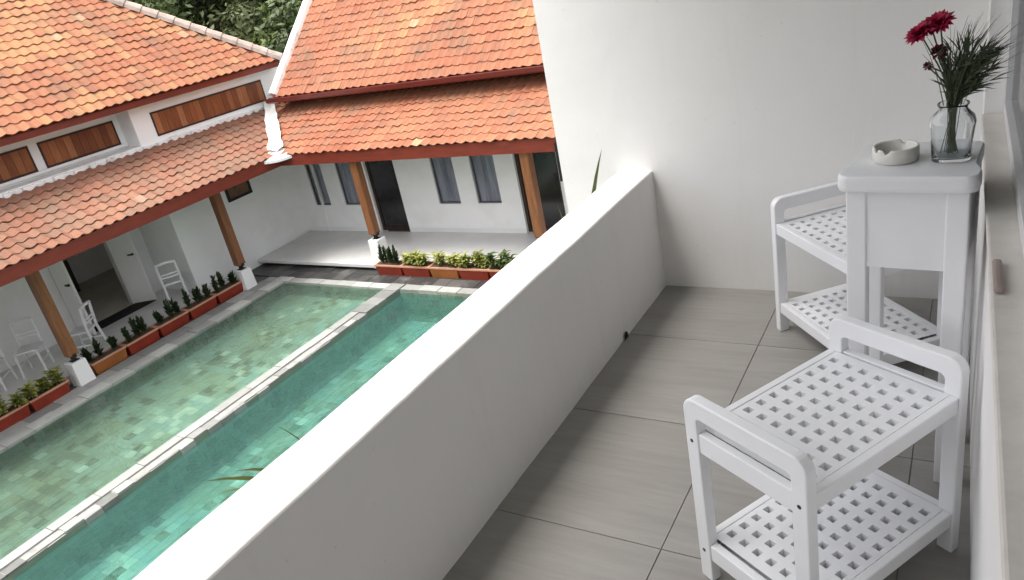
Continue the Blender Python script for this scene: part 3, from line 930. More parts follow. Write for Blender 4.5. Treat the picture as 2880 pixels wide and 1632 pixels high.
roof_tiles(roofRU, (XG + 0.04, YR_E - 0.04 * cr_, ZR_E - 0.04 * sr_), (1, 0, 0), (0, cr_, sr_), int((XEND - XG) / TW), 23, lambda P: True, TILE_NEW, M_tile, 300, 0.54, 0.16, lambda P: P.x < -5.0)
m = MB()                                                           # gable wall under the verge
m.poly([(XG + 0.02, YR_E + 0.35, G), (XG + 0.02, YR_E + 2 * RUNR - .3, G), (XG + 0.02, YR_E + 2 * RUNR - .3, ZR_E), (XG + 0.02, YR_E + RUNR, ZR_E + RUNR * tr_ - .1), (XG + 0.02, YR_E + 0.35, ZR_E + 0.35 * tr_ - .1)])
part('gable_wall', m, M_whiteout, RIGHT)
# white verge: a rendered kerb along the sloping edge
m = MB()
n = 16
rows = []
for k in range(n + 1):
    t = k / n * RUNR
    y = YR_E + t; z = ZR_E + t * tr_
    w0 = 0.095 + 0.012 * noise.noise((t * 3, 0, 0)); h0 = 0.10 + 0.01 * noise.noise((t * 4, 2, 0))
    N = Vector((0, -sr_, cr_))
    P = Vector((0, y, z))
    rows.append([Vector((XG - 0.055, P.y, P.z)) - N * 0.16, Vector((XG - 0.055, P.y, P.z)) + N * h0, Vector((XG - 0.03, P.y, P.z)) + N * (h0 + .02), Vector((XG + w0 - .04, P.y, P.z)) + N * (h0 + .02), Vector((XG + w0, P.y, P.z)) + N * (h0 - .01), Vector((XG + w0 + 0.02, P.y, P.z)) + N * 0.0])
for k in range(n):
    for q in range(5):
        m.quad(rows[k][q], rows[k][q + 1], rows[k + 1][q + 1], rows[k + 1][q])
m.poly(list(reversed(rows[0])))
part('verge', m, M_cement, RIGHT)
# eaves board and half-round gutter
m = MB(); m.box(XG, XEND, YR_E + 0.0, YR_E + 0.03, ZR_E - 0.13, ZR_E - 0.035); part('fascia', m, M_fascia, RIGHT)
m = MB()
gp = [(0.0, 0.035), (-0.012, 0.04), (-0.10, 0.04), (-0.112, 0.025), (-0.10, -0.045), (-0.06, -0.075), (0.0, -0.075)]
gx0, gx1 = XG - 0.16, XEND
gy, gz_ = YR_E - 0.01, ZR_E - 0.055
inner = [(-0.012, 0.038), (-0.015, -0.06), (-0.06, -0.062), (-0.088, -0.04), (-0.098, 0.03)]
prof = [(0.0, 0.035), (0.0, -0.075), (-0.06, -0.075), (-0.10, -0.045), (-0.115, 0.025), (-0.112, 0.035), (-0.10, 0.036), (-0.088, -0.036), (-0.055, -0.06), (-0.012, -0.06), (-0.010, 0.035)]
for k in range(len(prof)):
    a, b_ = prof[k], prof[(k + 1) % len(prof)]
    m.quad((gx0, gy + a[0], gz_ + a[1]), (gx0, gy + b_[0], gz_ + b_[1]), (gx1, gy + b_[0], gz_ + b_[1]), (gx1, gy + a[0], gz_ + a[1]))
m.poly([(gx0, gy + a[0], gz_ + a[1]) for a in prof[:5]] + [(gx0, gy, gz_ + 0.025)])
part('gutter', m, M_gutter, RIGHT)
# dark downpipe at the near end of the eaves
m = MB(); m.tube([(-5.30, YE + 0.0, ZE - 0.06), (-5.30, YE + 0.0, ZE - 0.66)], 0.022, 8); part('downpipe', m, M_iron, RIGHT)

# veranda posts
def post(parent, x, y, ztop, w=0.15, zp=-2.60):
    m = MB(); h = w / 2
    m.box(x - h, x + h, y - h, y + h, zp + 0.10, ztop)
    p = part('post', m, M_wood, parent, bevel=0.012)
    m = MB()
    pl = 0.118
    m.taper(x - pl, x + pl, y - pl, y + pl, G, zp, -0.014, -0.014)
    link('plinth', m.mesh('plinth', bevel=0.008), M_white, p)
    m = MB(); m.box(x - 0.03, x + 0.03, y - 0.03, y + 0.03, zp + .012, zp + 0.099); m.box(x - h - .006, x + h + .006, y - 0.03, y + 0.03, zp + 0.07, zp + 0.13); m.box(x - 0.06, x + 0.06, y - 0.06, y + 0.06, zp, zp + 0.012)
    link('iron_shoe', m.mesh('iron_shoe'), M_iron, p)
ztL = ZE + (XE + 12.05) * tl - 0.1
for y in (1.5, 5.02, 8.52):
    post(LEFT, -12.05, y, ZE + 0.77 * tl - 0.11, 0.165, -2.78)
post(RIGHT, -9.52, 9.74, ZE - 0.04, 0.16)
post(RIGHT, -5.93, 9.74, ZE - 0.04, 0.16)
# beam above the left posts
m = MB(); m.box(-12.12, -11.98, Y0H, 9.6, ZE + 0.77 * tl - 0.11, ZE + 0.77 * tl - 0.09 + 0.0); part('beam', m, M_wood, LEFT)

# ================================================================== THINGS ON THE VERANDAS
# framed picture on the shaded wall
pt = thing('painting', (XW, 9.66, -1.70), 'dark framed picture hanging on the wall under the red fascia', 'painting')
m = MB()
y0, y1, z0, z1 = 9.34, 9.97, -1.70, -1.22
m.box(XW + .001, XW + 0.035, y0, y1, z0, z0 + .055); m.box(XW + .001, XW + 0.035, y0, y1, z1 - .055, z1); m.box(XW + .001, XW + 0.035, y0, y0 + .055, z0 + .055, z1 - .055); m.box(XW + .001, XW + 0.035, y1 - .055, y1, z0 + .055, z1 - .055)
part('frame', m, M_iron, pt)
m = MB(); m.box(XW + .001, XW + 0.02, y0 + .055, y1 - .055, z0 + .055, z1 - .055); part('canvas', m, M_canvas, pt)

# door mat
m = MB(); m.box(-13.95, -13.55, 6.2, 7.5, FZ + .001, FZ + 0.018)
tag(link('door_mat', m.mesh('door_mat', bevel=0.006), M_black), 'long black mat lying before the open veranda doorway', 'door mat')
# dark cabinet in the room
cb = thing('cabinet', (-16.7, 6.7, FZ), 'dark cabinet seen through the open doorway', 'cabinet')
m = MB(); m.box(-16.98, -16.4, 6.0, 7.6, FZ + .08, FZ + 0.75); part('carcass', m, M_doorframe, cb, bevel=0.01)
m = MB(); m.box(-16.99, -16.37, 5.97, 7.63, FZ + .751, FZ + 0.79); part('top', m, M_brown, cb)
for yy in (6.05, 6.82):
    m = MB(); m.box(-16.4, -16.385, yy, yy + 0.72, FZ + .1, FZ + 0.73); part('cabinet_door', m, M_doorframe, cb)
for (xx, yy) in ((-16.95, 6.03), (-16.95, 7.53), (-16.44, 6.03), (-16.44, 7.53)):
    m = MB(); m.box(xx, xx + .05, yy, yy + .05, FZ, FZ + .08); part('leg', m, M_doorframe, cb)

# white chairs
def make_chair(loc, rz, label):
    t = thing('chair', loc, label, 'chair', None, rz)
    del WLOC[t.name]
    W_, D_, SH, BH = 0.36, 0.38, 0.45, 0.86
    m = MB(); m.box(-W_ / 2, W_ / 2, -D_ / 2, D_ / 2, SH - 0.03, SH); part('seat', m, M_chair, t, False, bevel=0.01)
    for sx in (-1, 1):
        m = MB(); m.tube([(sx * W_ * .46, -D_ * .46, SH - .03), (sx * W_ * .5, -D_ * .52, 0)], [0.022, 0.019], 6); part('leg', m, M_chair, t, False)
        m = MB(); m.tube([(sx * W_ * .48, D_ * .60, 0), (sx * W_ * .46, D_ * .46, SH - .02), (sx * W_ * .47, D_ * .50, SH + .15), (sx * W_ * .47, D_ * .58, BH)], [0.02, 0.025, 0.025, 0.024], 6); part('leg', m, M_chair, t, False)
    m = MB(); m.tube([(-W_ * .47, D_ * .58, BH - .01), (0, D_ * .62, BH + .015), (W_ * .47, D_ * .58, BH - .01)], 0.03, 6); part('back_rail', m, M_chair, t, False)
    for hh in (SH + 0.13, SH + 0.19):
        m = MB(); m.tube([(-W_ * .47, D_ * .51, hh), (0, D_ * .54, hh), (W_ * .47, D_ * .51, hh)], 0.018, 6); part('back_rail', m, M_chair, t, False)
    for sx in (-1, 1):
        m = MB(); m.tube([(sx * W_ * .47, -D_ * .49, SH * .45), (sx * W_ * .47, D_ * .52, SH * .45)], 0.015, 6); part('stretcher', m, M_chair, t, False)
    return t
make_chair((-13.15, 4.92, FZ), R(47), 'white open-backed chair just left of the nearest timber post')
make_chair((-13.32, 4.35, FZ), R(40), 'white chair cut by the left picture edge')
make_chair((-12.72, 5.62, FZ), R(-55), 'white chair half hidden behind the nearest timber post')
make_chair((-12.85, 7.55, FZ), R(-122), 'white chair standing alone near the open door')
# ================================================================== PLANTERS AND THEIR PLANTS
def planter(cx, cy, rz, mat, label, group):
    t = thing('planter_box', (cx, cy, G + 0.014), label, 'planter', group, rz)
    del WLOC[t.name]
    L_, D_, H_ = 0.61, 0.24, 0.22
    m = MB(); m.taper(-L_ / 2, L_ / 2, -D_ / 2, D_ / 2, 0, H_ - .03, 0.025, 0.025); part('box', m, mat, t, False, bevel=0.008)
    m = MB(); e = 0.012
    m.box(-L_ / 2 - e, L_ / 2 + e, -D_ / 2 - e, -D_ / 2 + .012, H_ - .03, H_); m.box(-L_ / 2 - e, L_ / 2 + e, D_ / 2 - .012, D_ / 2 + e, H_ - .03, H_)
    m.box(-L_ / 2 - e, -L_ / 2 + .012, -D_ / 2 + .012, D_ / 2 - .012, H_ - .03, H_); m.box(L_ / 2 - .012, L_ / 2 + e, -D_ / 2 + .012, D_ / 2 - .012, H_ - .03, H_)
    part('rim', m, M_rim, t, False)
    m = MB(); m.box(-L_ / 2 + .013, L_ / 2 - .013, -D_ / 2 + .013, D_ / 2 - .013, H_ - .029, H_ - .012); part('soil', m, M_earth, t, False)
    return t
def plant(name, loc, kind, label, group, h=0.3, seed=0):
    r = random.Random(seed)
    t = thing(name, loc, label, 'plant', group)
    del WLOC[t.name]
    m = MB(); st = MB()
    if kind == 'dark':
        nst = 3
        for q in range(nst):
            ox, oy = r.uniform(-.05, .05), r.uniform(-.04, .04); hh = h * r.uniform(.6, 1.0)
            st.tube([(ox, oy, 0), (ox + r.uniform(-.02, .02), oy, hh)], [0.008, 0.005], 5)
            for k in range(20):
                a = k * 2.4 + r.random(); z = hh * (0.08 + 0.92 * k / 20)
                m.cur = r.random()
                el = r.uniform(0.5, 1.1) + 0.5 * k / 16
                m.leaf((ox, oy, z), (math.cos(a) * math.cos(el), math.sin(a) * math.cos(el), math.sin(el)), (0, 0, 1), r.uniform(.09, .15), 0.05, 0.2, 3)
        mat = M_leaf_dark
    else:
        nst = 5
        for q in range(nst):
            ox, oy = r.uniform(-.10, .10), r.uniform(-.05, .05); hh = h * r.uniform(.35, .8)
            st.tube([(ox, oy, 0), (ox + r.uniform(-.03, .03), oy + r.uniform(-.03, .03), hh)], [0.007, 0.004], 5)
            for k in range(14):
                a = k * 2.4 + r.random(); z = hh * (0.2 + 0.8 * k / 14)
                m.cur = r.random()
                el = r.uniform(0.1, 0.9)
                m.leaf((ox, oy, z), (math.cos(a) * math.cos(el), math.sin(a) * math.cos(el), math.sin(el)), (0, 0, 1), r.uniform(.10, .16), 0.05, 0.8, 3)
        mat = M_leaf_yel if kind == 'yellow' else M_leaf_mid
    part('leaves', m, mat, t, False)
    part('stem', st, M_stem, t, False)
    return t
ords = ['first', 'second', 'third', 'fourth', 'fifth', 'sixth']
# five boxes between the two plinths of the left veranda
where = ['left', 'middle', 'right']
for k in range(5):
    y = 5.52 + k * 0.645
    red = k != 0
    lab = ('orange-brown planter box beside the nearest timber post' if not red else
           'red planter box, %s past the orange-brown one along the left veranda' % ords[k - 1])
    planter(-12.13, y, R(90) + rnd.uniform(-.02, .02), M_planter_red if red else M_planter_or, lab, 'planter boxes along the left veranda')
    for q in range(3):
        plant('succulent', (-12.13 + rnd.uniform(-.05, .05), y - 0.19 + q * 0.19 + rnd.uniform(-.05, .05), G + 0.215),
              'dark', ('small dark succulent, %s one of the orange-brown box by the post' % where[q] if not red else 'small dark succulent, %s one in the %s red box of the left veranda' % (where[q], ords[k - 1])), 'dark succulents in the left veranda boxes', rnd.uniform(.15, .33), 100 + k * 10 + q)
for k in range(2):
    y = 4.45 - k * 0.645
    planter(-12.06, y, R(90) + rnd.uniform(-.02, .02), M_planter_red, ['red planter box with yellow-green leaves just before the nearest plinth', 'red planter box with yellow-green leaves at the left picture edge'][k], 'planter boxes with yellow plants')
    for q in range(3):
        plant('croton', (-12.07 + rnd.uniform(-.03, .03), y - 0.2 + q * 0.2, G + 0.215), 'yellow', 'bushy yellow-green plant, %s one in %s' % (where[q], ['the red box just before the nearest plinth', 'the red box at the left picture edge'][k]), 'yellow-green plants left of the nearest post', rnd.uniform(.26, .40), 300 + k * 10 + q)
# boxes in front of the far veranda
kinds = ['dark', 'yellow', 'yellow', 'yellow', 'mid']
for k in range(5):
    x = -9.06 + k * 0.63
    orange = k == 2
    nth = ['first red', 'second red', 'orange-brown', 'third red', 'fourth red'][k]
    planter(x, 9.47, rnd.uniform(-.02, .02), M_planter_or if orange else M_planter_red, '%s planter box from the post along the far veranda' % nth, 'planter boxes along the far veranda')
    nq = 2 if k == 2 else 3
    for q in range(nq):
        plant('bedding_plant', (x - 0.19 + q * (0.38 / (nq - 1)) + rnd.uniform(-.03, .03), 9.47 + rnd.uniform(-.03, .03), G + 0.215), kinds[k], '%s plant, %s one in the %s box of the far veranda' % ({'dark': 'dark', 'yellow': 'yellow-green', 'mid': 'green'}[kinds[k]], (where if nq == 3 else ['left', 'right'])[q], nth), 'plants in the far veranda boxes', rnd.uniform(.24, .42), 500 + k * 10 + q)
# leafy plant by the far right post
plant('shrub', (-5.55, 9.5, G + 0.215), 'mid', 'green shrub at the foot of the right timber post', None, 1.2, 901)

# ================================================================== TREES BEHIND THE ROOFS
def tree(x, y, ztop, rad, label, mat, seed, nleaf=9000):
    r = random.Random(seed)
    t = thing('tree', (x, y, G), label, 'tree', 'trees behind the roofs')
    tr = MB()
    h = ztop - G
    lean = Vector((r.uniform(-.5, .5), r.uniform(-.5, .5), 0))
    base = Vector((x, y, G))
    tr.tube([base, base + lean * .4 + Vector((0, 0, h * .3)), base + lean + Vector((0, 0, h * .7))], [0.32, 0.22, 0.1], 8)
    blobs = []
    for k in range(26):
        a = r.random() * 2 * PI; el = r.uniform(-0.5, 1.2); q = rad * r.uniform(.45, .95)
        c = base + lean * .7 + Vector((math.cos(a) * math.cos(el) * q, math.sin(a) * math.cos(el) * q, h * .58 + math.sin(el) * q * (h * .42 / rad) * .9))
        blobs.append((c, rad * r.uniform(.22, .42)))
        tr.tube([base + lean * .5 + Vector((0, 0, h * .35)), (base + lean * .6 + c) * .5 + Vector((0, 0, h * .2 - abs(G) * 0 + (G) * 0)) * 0, c] if False else [base + lean * .5 + Vector((0, 0, h * .38)), c], [0.09, 0.02], 5, False)
    part('trunk', tr, M_bark, t)
    cr = MB()
    per = nleaf // len(blobs)
    for c, br in blobs:
        base_t = r.random() * .5
        for k in range(per):
            d = Vector((r.gauss(0, 1), r.gauss(0, 1), r.gauss(0, 1))).normalized()
            p = c + d * br * (r.random() ** 0.4)
            n_ = (d * 1.0 + Vector((r.gauss(0, .5), r.gauss(0, .5), r.gauss(.5, .5)))).normalized()
            u = n_.orthogonal().normalized(); u.rotate(Matrix.Rotation(r.random() * 6.28, 3, n_)); v = n_.cross(u)
            s = r.uniform(.07, .15)
            cr.cur = min(1, base_t + r.random() * .5)
            cr.quad(p - u * s * 1.3, p - v * s * .55, p + u * s * 1.3, p + v * s * .55)
    part('crown', cr, mat, t)
tspec = [(-27.5, 17.5, 6.2, 3.4, 'bright green tree left of the gap between the roofs', M_leaf_tree, 1),
         (-26.0, 21.5, 5.0, 3.0, 'grey-green tree in the middle of the gap between the roofs', M_leaf_tree2, 2),
         (-24.5, 25.0, 5.6, 3.2, 'dark tree against the white gable edge', M_leaf_tree, 3),
         (-31.0, 25.5, 7.5, 4.2, 'tall tree farthest back between the roofs', M_leaf_tree2, 4),
         (-33.0, 20.0, 8.0, 4.2, 'tall tree behind the left hip roof', M_leaf_tree, 5),
         (-22.5, 20.5, 2.2, 2.3, 'low bushy tree nearest behind the hip roof', M_leaf_tree, 6)]
for a in tspec:
    tree(*a)

# ================================================================== THE BALCONY WE STAND ON
BAL = thing('balcony', (-0.6, 1.0, -0.2), 'white balcony with low parapet and grey tiled floor', 'balcony')
PX0, PX1, PH = -1.462, -1.285, 0.606
YB = 3.217
YBACK = -5.0
O_ = Vector((0.052, 1.65, 0)); ang = R(1.0)
Uw = Vector((math.cos(ang), math.sin(ang), 0)); Vw = Vector((-math.sin(ang), math.cos(ang), 0))
MW = Matrix.Translation(O_) @ Matrix.Rotation(ang, 4, 'Z')     # local x = into the wall, y = along the wall
m = MB(); m.box(PX0, 1.2, YBACK, YB + 0.2, -0.20, -0.012); slab = part('floor_slab', m, M_cement, BAL)
# floor tiles, 60 cm
xj = [PX1, -0.712, -0.109, 0.30]
y = 1.507 - 0.6 * 11
ys = []
while y < YB + 0.3:
    ys.append(y); y += 0.6
ft = 0
for i in range(3):
    for j in range(len(ys) - 1):
        y0 = max(ys[j], YBACK); y1 = min(ys[j + 1], YB)
        if y1 - y0 < 0.05: continue
        m = MB(); m.cur = rnd.random()
        g = 0.0018
        m.box(xj[i] + (g if i else 0.001), xj[i + 1] - g, y0 + g, y1 - g, -0.011, rnd.uniform(-0.0006, 0.0))
        o = link('floor_tile', m.mesh('floor_tile'), M_floor_tile, slab)
m = MB(); m.box(PX1 + .0005, 0.31, YBACK, YB, -0.0118, -0.0035); link('grout', m.mesh('grout'), M_iron, slab).data.materials[0] = mat_plain('grout_grey', (0.23, 0.215, 0.20), (0.16, 0.15, 0.14), 0.9, 10, 0)
# parapet
m = MB()
npar = 160
rows = []
for k in range(npar + 1):
    yy = YBACK + (YB - YBACK) * k / npar
    w = lambda q, amp: amp * noise.noise((yy * 2.3, q * 7.1, 0.0)) + amp * 0.5 * noise.noise((yy * 9.0, q * 3.7, 2.0))
    c = 0.007
    zt_i, zt_o = PH + w(1, .003), PH + w(2, .003)
    xi, xo = PX1 + w(3, .003), PX0 + w(4, .003)
    rows.append([(PX0, yy, -0.2), (xo, yy, zt_o - c), (xo + c * .4, yy, zt_o - c * .3), (xo + c, yy, zt_o), ((PX0 + PX1) / 2, yy, PH + w(5, .002)), (xi - c, yy, zt_i), (xi - c * .4, yy, zt_i - c * .3), (xi, yy, zt_i - c), (PX1 + w(6, .002), yy, 0.3), (PX1 + 0.002 + w(7, .004), yy, -0.01), (PX1, yy, -0.2)])
nr = len(rows[0])
for k, row in enumerate(rows):
    for p in row: m.v.append(p); m.t.append(.5)
for k in range(npar):
    for q in range(nr):
        q2 = (q + 1) % nr
        m.f.append((k * nr + q, (k + 1) * nr + q, (k + 1) * nr + q2, k * nr + q2))
m.f.append(tuple(range(nr))); m.f.append(tuple(npar * nr + q for q in reversed(range(nr))))
par = part('parapet', m, M_white, BAL)
m = MB()
n = 10
pr = []
for k in range(n + 1):
    a = PI * k / n
    pr.append((math.cos(a) * 0.022, math.sin(a) * 0.034))
for k in range(n):
    m.poly([(PX1 + .007, 2.665, 0.002), (PX1 + .007, 2.665 + pr[k][0], .002 + pr[k][1]), (PX1 + .007, 2.665 + pr[k + 1][0], .002 + pr[k + 1][1])])
link('drain_hole', m.mesh('drain_hole'), M_iron, par)
# end wall, with a fin that stands back a little outside the parapet
m = MB(); m.box(-1.768, 0.5, YB, YB + 0.2, -3.2, 3.2); part('end_wall', m, M_white, BAL)
m = MB(); m.box(-1.40, 1.2, YBACK - 0.2, YBACK, -3.2, 3.2); part('end_wall', m, M_white, BAL)
m = MB(); m.box(-1.72, 1.2, YBACK, YB, 3.0, 3.2); part('ceiling', m, M_white, BAL)
m = MB(); m.box(-1.40, 1.2, YBACK, YB, -3.2, -0.201); part('facade', m, M_white, BAL)
# side wall on the right: dado, jamb, lintel, window
SZ = 0.82
m = MB(); m.box(0, 0.5, -6.6, 1.60, -0.01, SZ, M=MW); part('side_wall', m, M_white, BAL)
m = MB(); m.box(0, 0.5, 1.32, 1.60, SZ, 3.0, M=MW); part('side_wall', m, M_white, BAL)
m = MB(); m.box(0, 0.5, -6.6, 1.32, 2.25, 3.0, M=MW); part('side_wall', m, M_white, BAL)
m = MB(); m.box(0, 0.5, -6.6, -3.2, SZ, 2.25, M=MW); part('side_wall', m, M_white, BAL)
m = MB(); m.box(-0.008, 0.10, -3.2, 1.318, SZ + .001, SZ + 0.024, M=MW); sill = part('sill', m, M_sill, BAL, bevel=0.006)
m = MB(); t = 0.05; f0, f1 = 0.055, 0.10; zb, zt = SZ + 0.025, 2.249
m.box(f0, f1, -3.19, 1.318, zb, zb + t, M=MW); m.box(f0, f1, -3.19, 1.318, zt - t, zt, M=MW)
for b_ in (1.318 - t, 0.02, -1.3, -2.6, -3.19):
    m.box(f0 + .001, f1 - .001, b_, b_ + t, zb + t, zt - t, M=MW)
win = part('window', m, M_pvc, BAL)
for (a, b_) in ((0.07, 1.268), (-1.25, 0.02), (-2.55, -1.3), (-3.14, -2.6)):
    m = MB(); m.box(0.074, 0.080, a, b_, zb + t, zt - t, M=MW); link('pane', m.mesh('pane'), M_pane, win)
m = MB()
npl = 90
for k in range(npl):
    a = -3.15 + 4.42 * k / npl; b_ = -3.15 + 4.42 * (k + 1) / npl
    c0 = 0.17 + (0.015 if k % 2 else -0.015); c1 = 0.17 + (-0.015 if k % 2 else 0.015)
    m.quad(MW @ Vector((c0, a, zb)), MW @ Vector((c1, b_, zb)), MW @ Vector((c1, b_, zt)), MW @ Vector((c0, a, zt)))
link('curtain', m.mesh('curtain'), M_curtain_pale, win)
m = MB(); m.box(-0.002, 0.016, -0.08, 0.07, SZ + 0.0245, SZ + 0.038, M=MW)
tag(link('wooden_block', m.mesh('wooden_block', bevel=0.006), M_brown), 'small brown wooden block on the cream window sill', 'block')

# plants outside the parapet whose long leaves reach over its edge
def dracaena(x, y, leaves, label, seed):
    r = random.Random(seed)
    t = thing('dracaena', (x, y, G), label, 'plant')
    st = MB(); st.tube([(x, y, G), (x - .05, y + .03, -1.6), (x, y, 0.12)], [0.035, 0.03, 0.02], 8)
    part('stem', st, M_bark, t)
    m = MB()
    for (tip, w) in leaves:
        m.cur = r.random()
        b0 = Vector((x, y, 0.1)); tp = Vector(tip)
        mid = b0.lerp(tp, .5) + Vector((0, 0, 0.12))
        n = 8
        prev = None
        for k in range(n + 1):
            s = k / n
            P = b0 * (1 - s) ** 2 + mid * 2 * s * (1 - s) + tp * s * s
            d = ((mid - b0) * (1 - s) + (tp - mid) * s).normalized()
            sd = d.cross(Vector((0.3, 0.1, 1))).normalized()
            ww = w * math.sin(PI * min(1, .15 + .85 * s)) + .001
            row = (P - sd * ww / 2, P + d * 0 + Vector((0, 0, -ww * .2)), P + sd * ww / 2)
            if prev:
                m.quad(prev[0], prev[1], row[1], row[0]); m.quad(prev[1], prev[2], row[2], row[1])
            prev = row
    part('leaves', m, M_leaf_blade, t)
dracaena(-1.56, 2.86, [((-1.50, 3.154, 0.735), .022), ((-1.51, 2.66, 0.645), .02), ((-2.1, 3.0, 0.2), .03), ((-1.9, 2.5, 0.15), .03), ((-1.9, 3.1, 0.3), .03), ((-2.05, 2.75, -0.1), .03)], 'slender plant whose long leaf arches against the white end wall', 5)
dracaena(-1.60, 1.26, [((-1.65, 0.841, 0.562), .034), ((-1.64, 0.93, 0.53), .04), ((-1.64, 1.09, 0.562), .016), ((-2.1, 1.1, 0.2), .03), ((-2.0, .7, 0.1), .03), ((-1.9, 1.5, 0.2), .03), ((-2.0, 1.3, -.1), .03)], 'slender plant whose olive leaves poke out over the pool beside the parapet', 6)

# ------------------------------------------------------------------ slatted two-tier stools
def make_stool(loc, rz, label):
    t = thing('slatted_stool', loc, label, 'stool', 'two-tier slatted stools', rz)
    del WLOC[t.name]
    W_, L_, H_ = 0.37, 0.56, 0.588
    lw, ft_ = 0.042, 0.032
    def frame_mesh():
        """rounded end frame: outline with two openings, extruded"""
        def arc(cx, cz, r, a0, a1, n=6):
            return [(cx + r * math.cos(a0 + (a1 - a0) * k / n), cz + r * math.sin(a0 + (a1 - a0) * k / n)) for k in range(n + 1)]
        h = W_ / 2; r = 0.045
        outer = [(-h, 0)] + arc(-h + r, H_ - r, r, PI, PI / 2) + arc(h - r, H_ - r, r, PI / 2, 0) + [(h, 0), (h - lw, 0)]
        # inner line: handle opening at the top (rounded)
        bm = bmesh.new()
        def strip(outline_pts, inner_pts):
            pass
        return outer
    def end_frame(ys):
        m = MB(); h = W_ / 2; r = 0.038; n = 6
        y0, y1 = ys - ft_ / 2, ys + ft_ / 2
        # side and top band as a swept strip between outer and inner outlines
        ri = r - 0.022
        outer = [(-h, 0.0), (-h, H_ - r)] + [(-h + r + r * math.cos(PI - PI / 2 * k / n), H_ - r + r * math.sin(PI - PI / 2 * k / n)) for k in range(1, n + 1)]
        outer += [(h - r + r * math.cos(PI / 2 - PI / 2 * k / n), H_ - r + r * math.sin(PI / 2 - PI / 2 * k / n)) for k in range(n + 1)] + [(h, 0.0)]
        zi = H_ - 0.052; hi_ = h - lw; rr = 0.014
        inner = [(-hi_, 0.0), (-hi_, zi - rr)] + [(-hi_ + rr + rr * math.cos(PI - PI / 2 * k / n), zi - rr + rr * math.sin(PI - PI / 2 * k / n)) for k in range(1, n + 1)]
        inner += [(hi_ - rr + rr * math.cos(PI / 2 - PI / 2 * k / n), zi - rr + rr * math.sin(PI / 2 - PI / 2 * k / n)) for k in range(n + 1)] + [(hi_, 0.0)]
        N = len(outer)
        i0 = len(m.v)
        for (px, pz) in outer: m.v.append((px, y0, pz)); m.v.append((px, y1, pz))
        for (px, pz) in inner: m.v.append((px, y0, pz)); m.v.append((px, y1, pz))
        m.t += [0.5] * (4 * N)
        o0 = lambda k: i0 + 2 * k; o1 = lambda k: i0 + 2 * k + 1
        n0 = lambda k: i0 + 2 * N + 2 * k; n1 = lambda k: i0 + 2 * N + 2 * k + 1
        for k in range(N - 1):
            m.f.append((o0(k), n0(k), n0(k + 1), o0(k + 1))); m.f.append((o1(k), o1(k + 1), n1(k + 1), n1(k)))
            m.f.append((o0(k), o0(k + 1), o1(k + 1), o1(k))); m.f.append((n0(k), n1(k), n1(k + 1), n0(k + 1)))
        m.f.append((o0(0), o1(0), n1(0), n0(0))); m.f.append((o0(N - 1), n0(N - 1), n1(N - 1), o1(N - 1)))
        return part('end_frame', m, M_furn, t, False, bevel=0.004, seg=2)
    for sg in (-1, 1):
        ys = sg * (L_ / 2 - ft_ / 2)
        fr = end_frame(ys)
        hi_ = W_ / 2 - lw
        for (za, zb_) in ((0.432, 0.490), (0.075, 0.128)):
            m = MB(); m.box(-hi_, hi_, ys - .012, ys + .012, za, zb_)
            link('rail', m.mesh('rail', bevel=0.003), M_furn, fr)
        for sx in (-1, 1):
            for zz in (0.462, 0.102):
                m = MB()
                yo = sg * (L_ / 2 + 0.0008)
                m.tube([(sx * (W_ / 2 - lw / 2), yo - sg * .002, zz), (sx * (W_ / 2 - lw / 2), yo, zz)], 0.0055, 8)
                link('screw', m.mesh('screw'), M_screw, fr)
    def shelf(zt, name):
        yin = L_ / 2 - ft_ - 0.001
        hw = W_ / 2 - 0.004
        m = MB()
        for sx in (-1, 1):
            m.box(min(sx * hw, sx * (hw - .022)), max(sx * hw, sx * (hw - .022)), -yin, yin, zt - 0.045, zt - 0.0)
        s = part('shelf', m, M_furn, t, False, bevel=0.003)
        g = MB()
        nx, ny = 7, 10
        x0, x1 = -hw + .0225, hw - .0225
        hole = 0.0215
        mx = 0.014; my = 0.030
        pxx = (x1 - x0 - 2 * mx - hole) / (nx - 1); pyy = (2 * yin - 2 * my - hole) / (ny - 1)
        xsl = [x0]; 
        edges = [(x0 + mx + k * pxx, x0 + mx + k * pxx + hole) for k in range(nx)]
        eyes = [(-yin + my + k * pyy, -yin + my + k * pyy + hole) for k in range(ny)]
        za, zb_ = zt - 0.042, zt - 0.0015
        xs_ = [x0] + [v for e_ in edges for v in e_] + [x1]
        ysl = [-yin] + [v for e_ in eyes for v in e_] + [yin]
        # lattice: shared grid with holes left open and their walls built
        nxv, nyv = len(xs_), len(ysl)
        idx = {}
        for a in range(nxv):
            for b2 in range(nyv):
                idx[(a, b2, 1)] = len(g.v); g.v.append((xs_[a], ysl[b2], zb_)); g.t.append(.5)
                idx[(a, b2, 0)] = len(g.v); g.v.append((xs_[a], ysl[b2], za)); g.t.append(.5)
        for a in range(nxv - 1):
            for b2 in range(nyv - 1):
                hole_ = (a % 2 == 1) and (b2 % 2 == 1)
                if not hole_:
                    g.f.append((idx[(a, b2, 1)], idx[(a + 1, b2, 1)], idx[(a + 1, b2 + 1, 1)], idx[(a, b2 + 1, 1)]))
                    g.f.append((idx[(a, b2, 0)], idx[(a, b2 + 1, 0)], idx[(a + 1, b2 + 1, 0)], idx[(a + 1, b2, 0)]))
                else:
                    for (p, q) in (((a, b2), (a + 1, b2)), ((a + 1, b2), (a + 1, b2 + 1)), ((a + 1, b2 + 1), (a, b2 + 1)), ((a, b2 + 1), (a, b2))):
                        g.f.append((idx[(*p, 1)], idx[(*q, 1)], idx[(*q, 0)], idx[(*p, 0)]))
        link('lattice', g.mesh('lattice'), M_furn, s)
    shelf(0.487, 'upper'); shelf(0.134, 'lower')
    return t
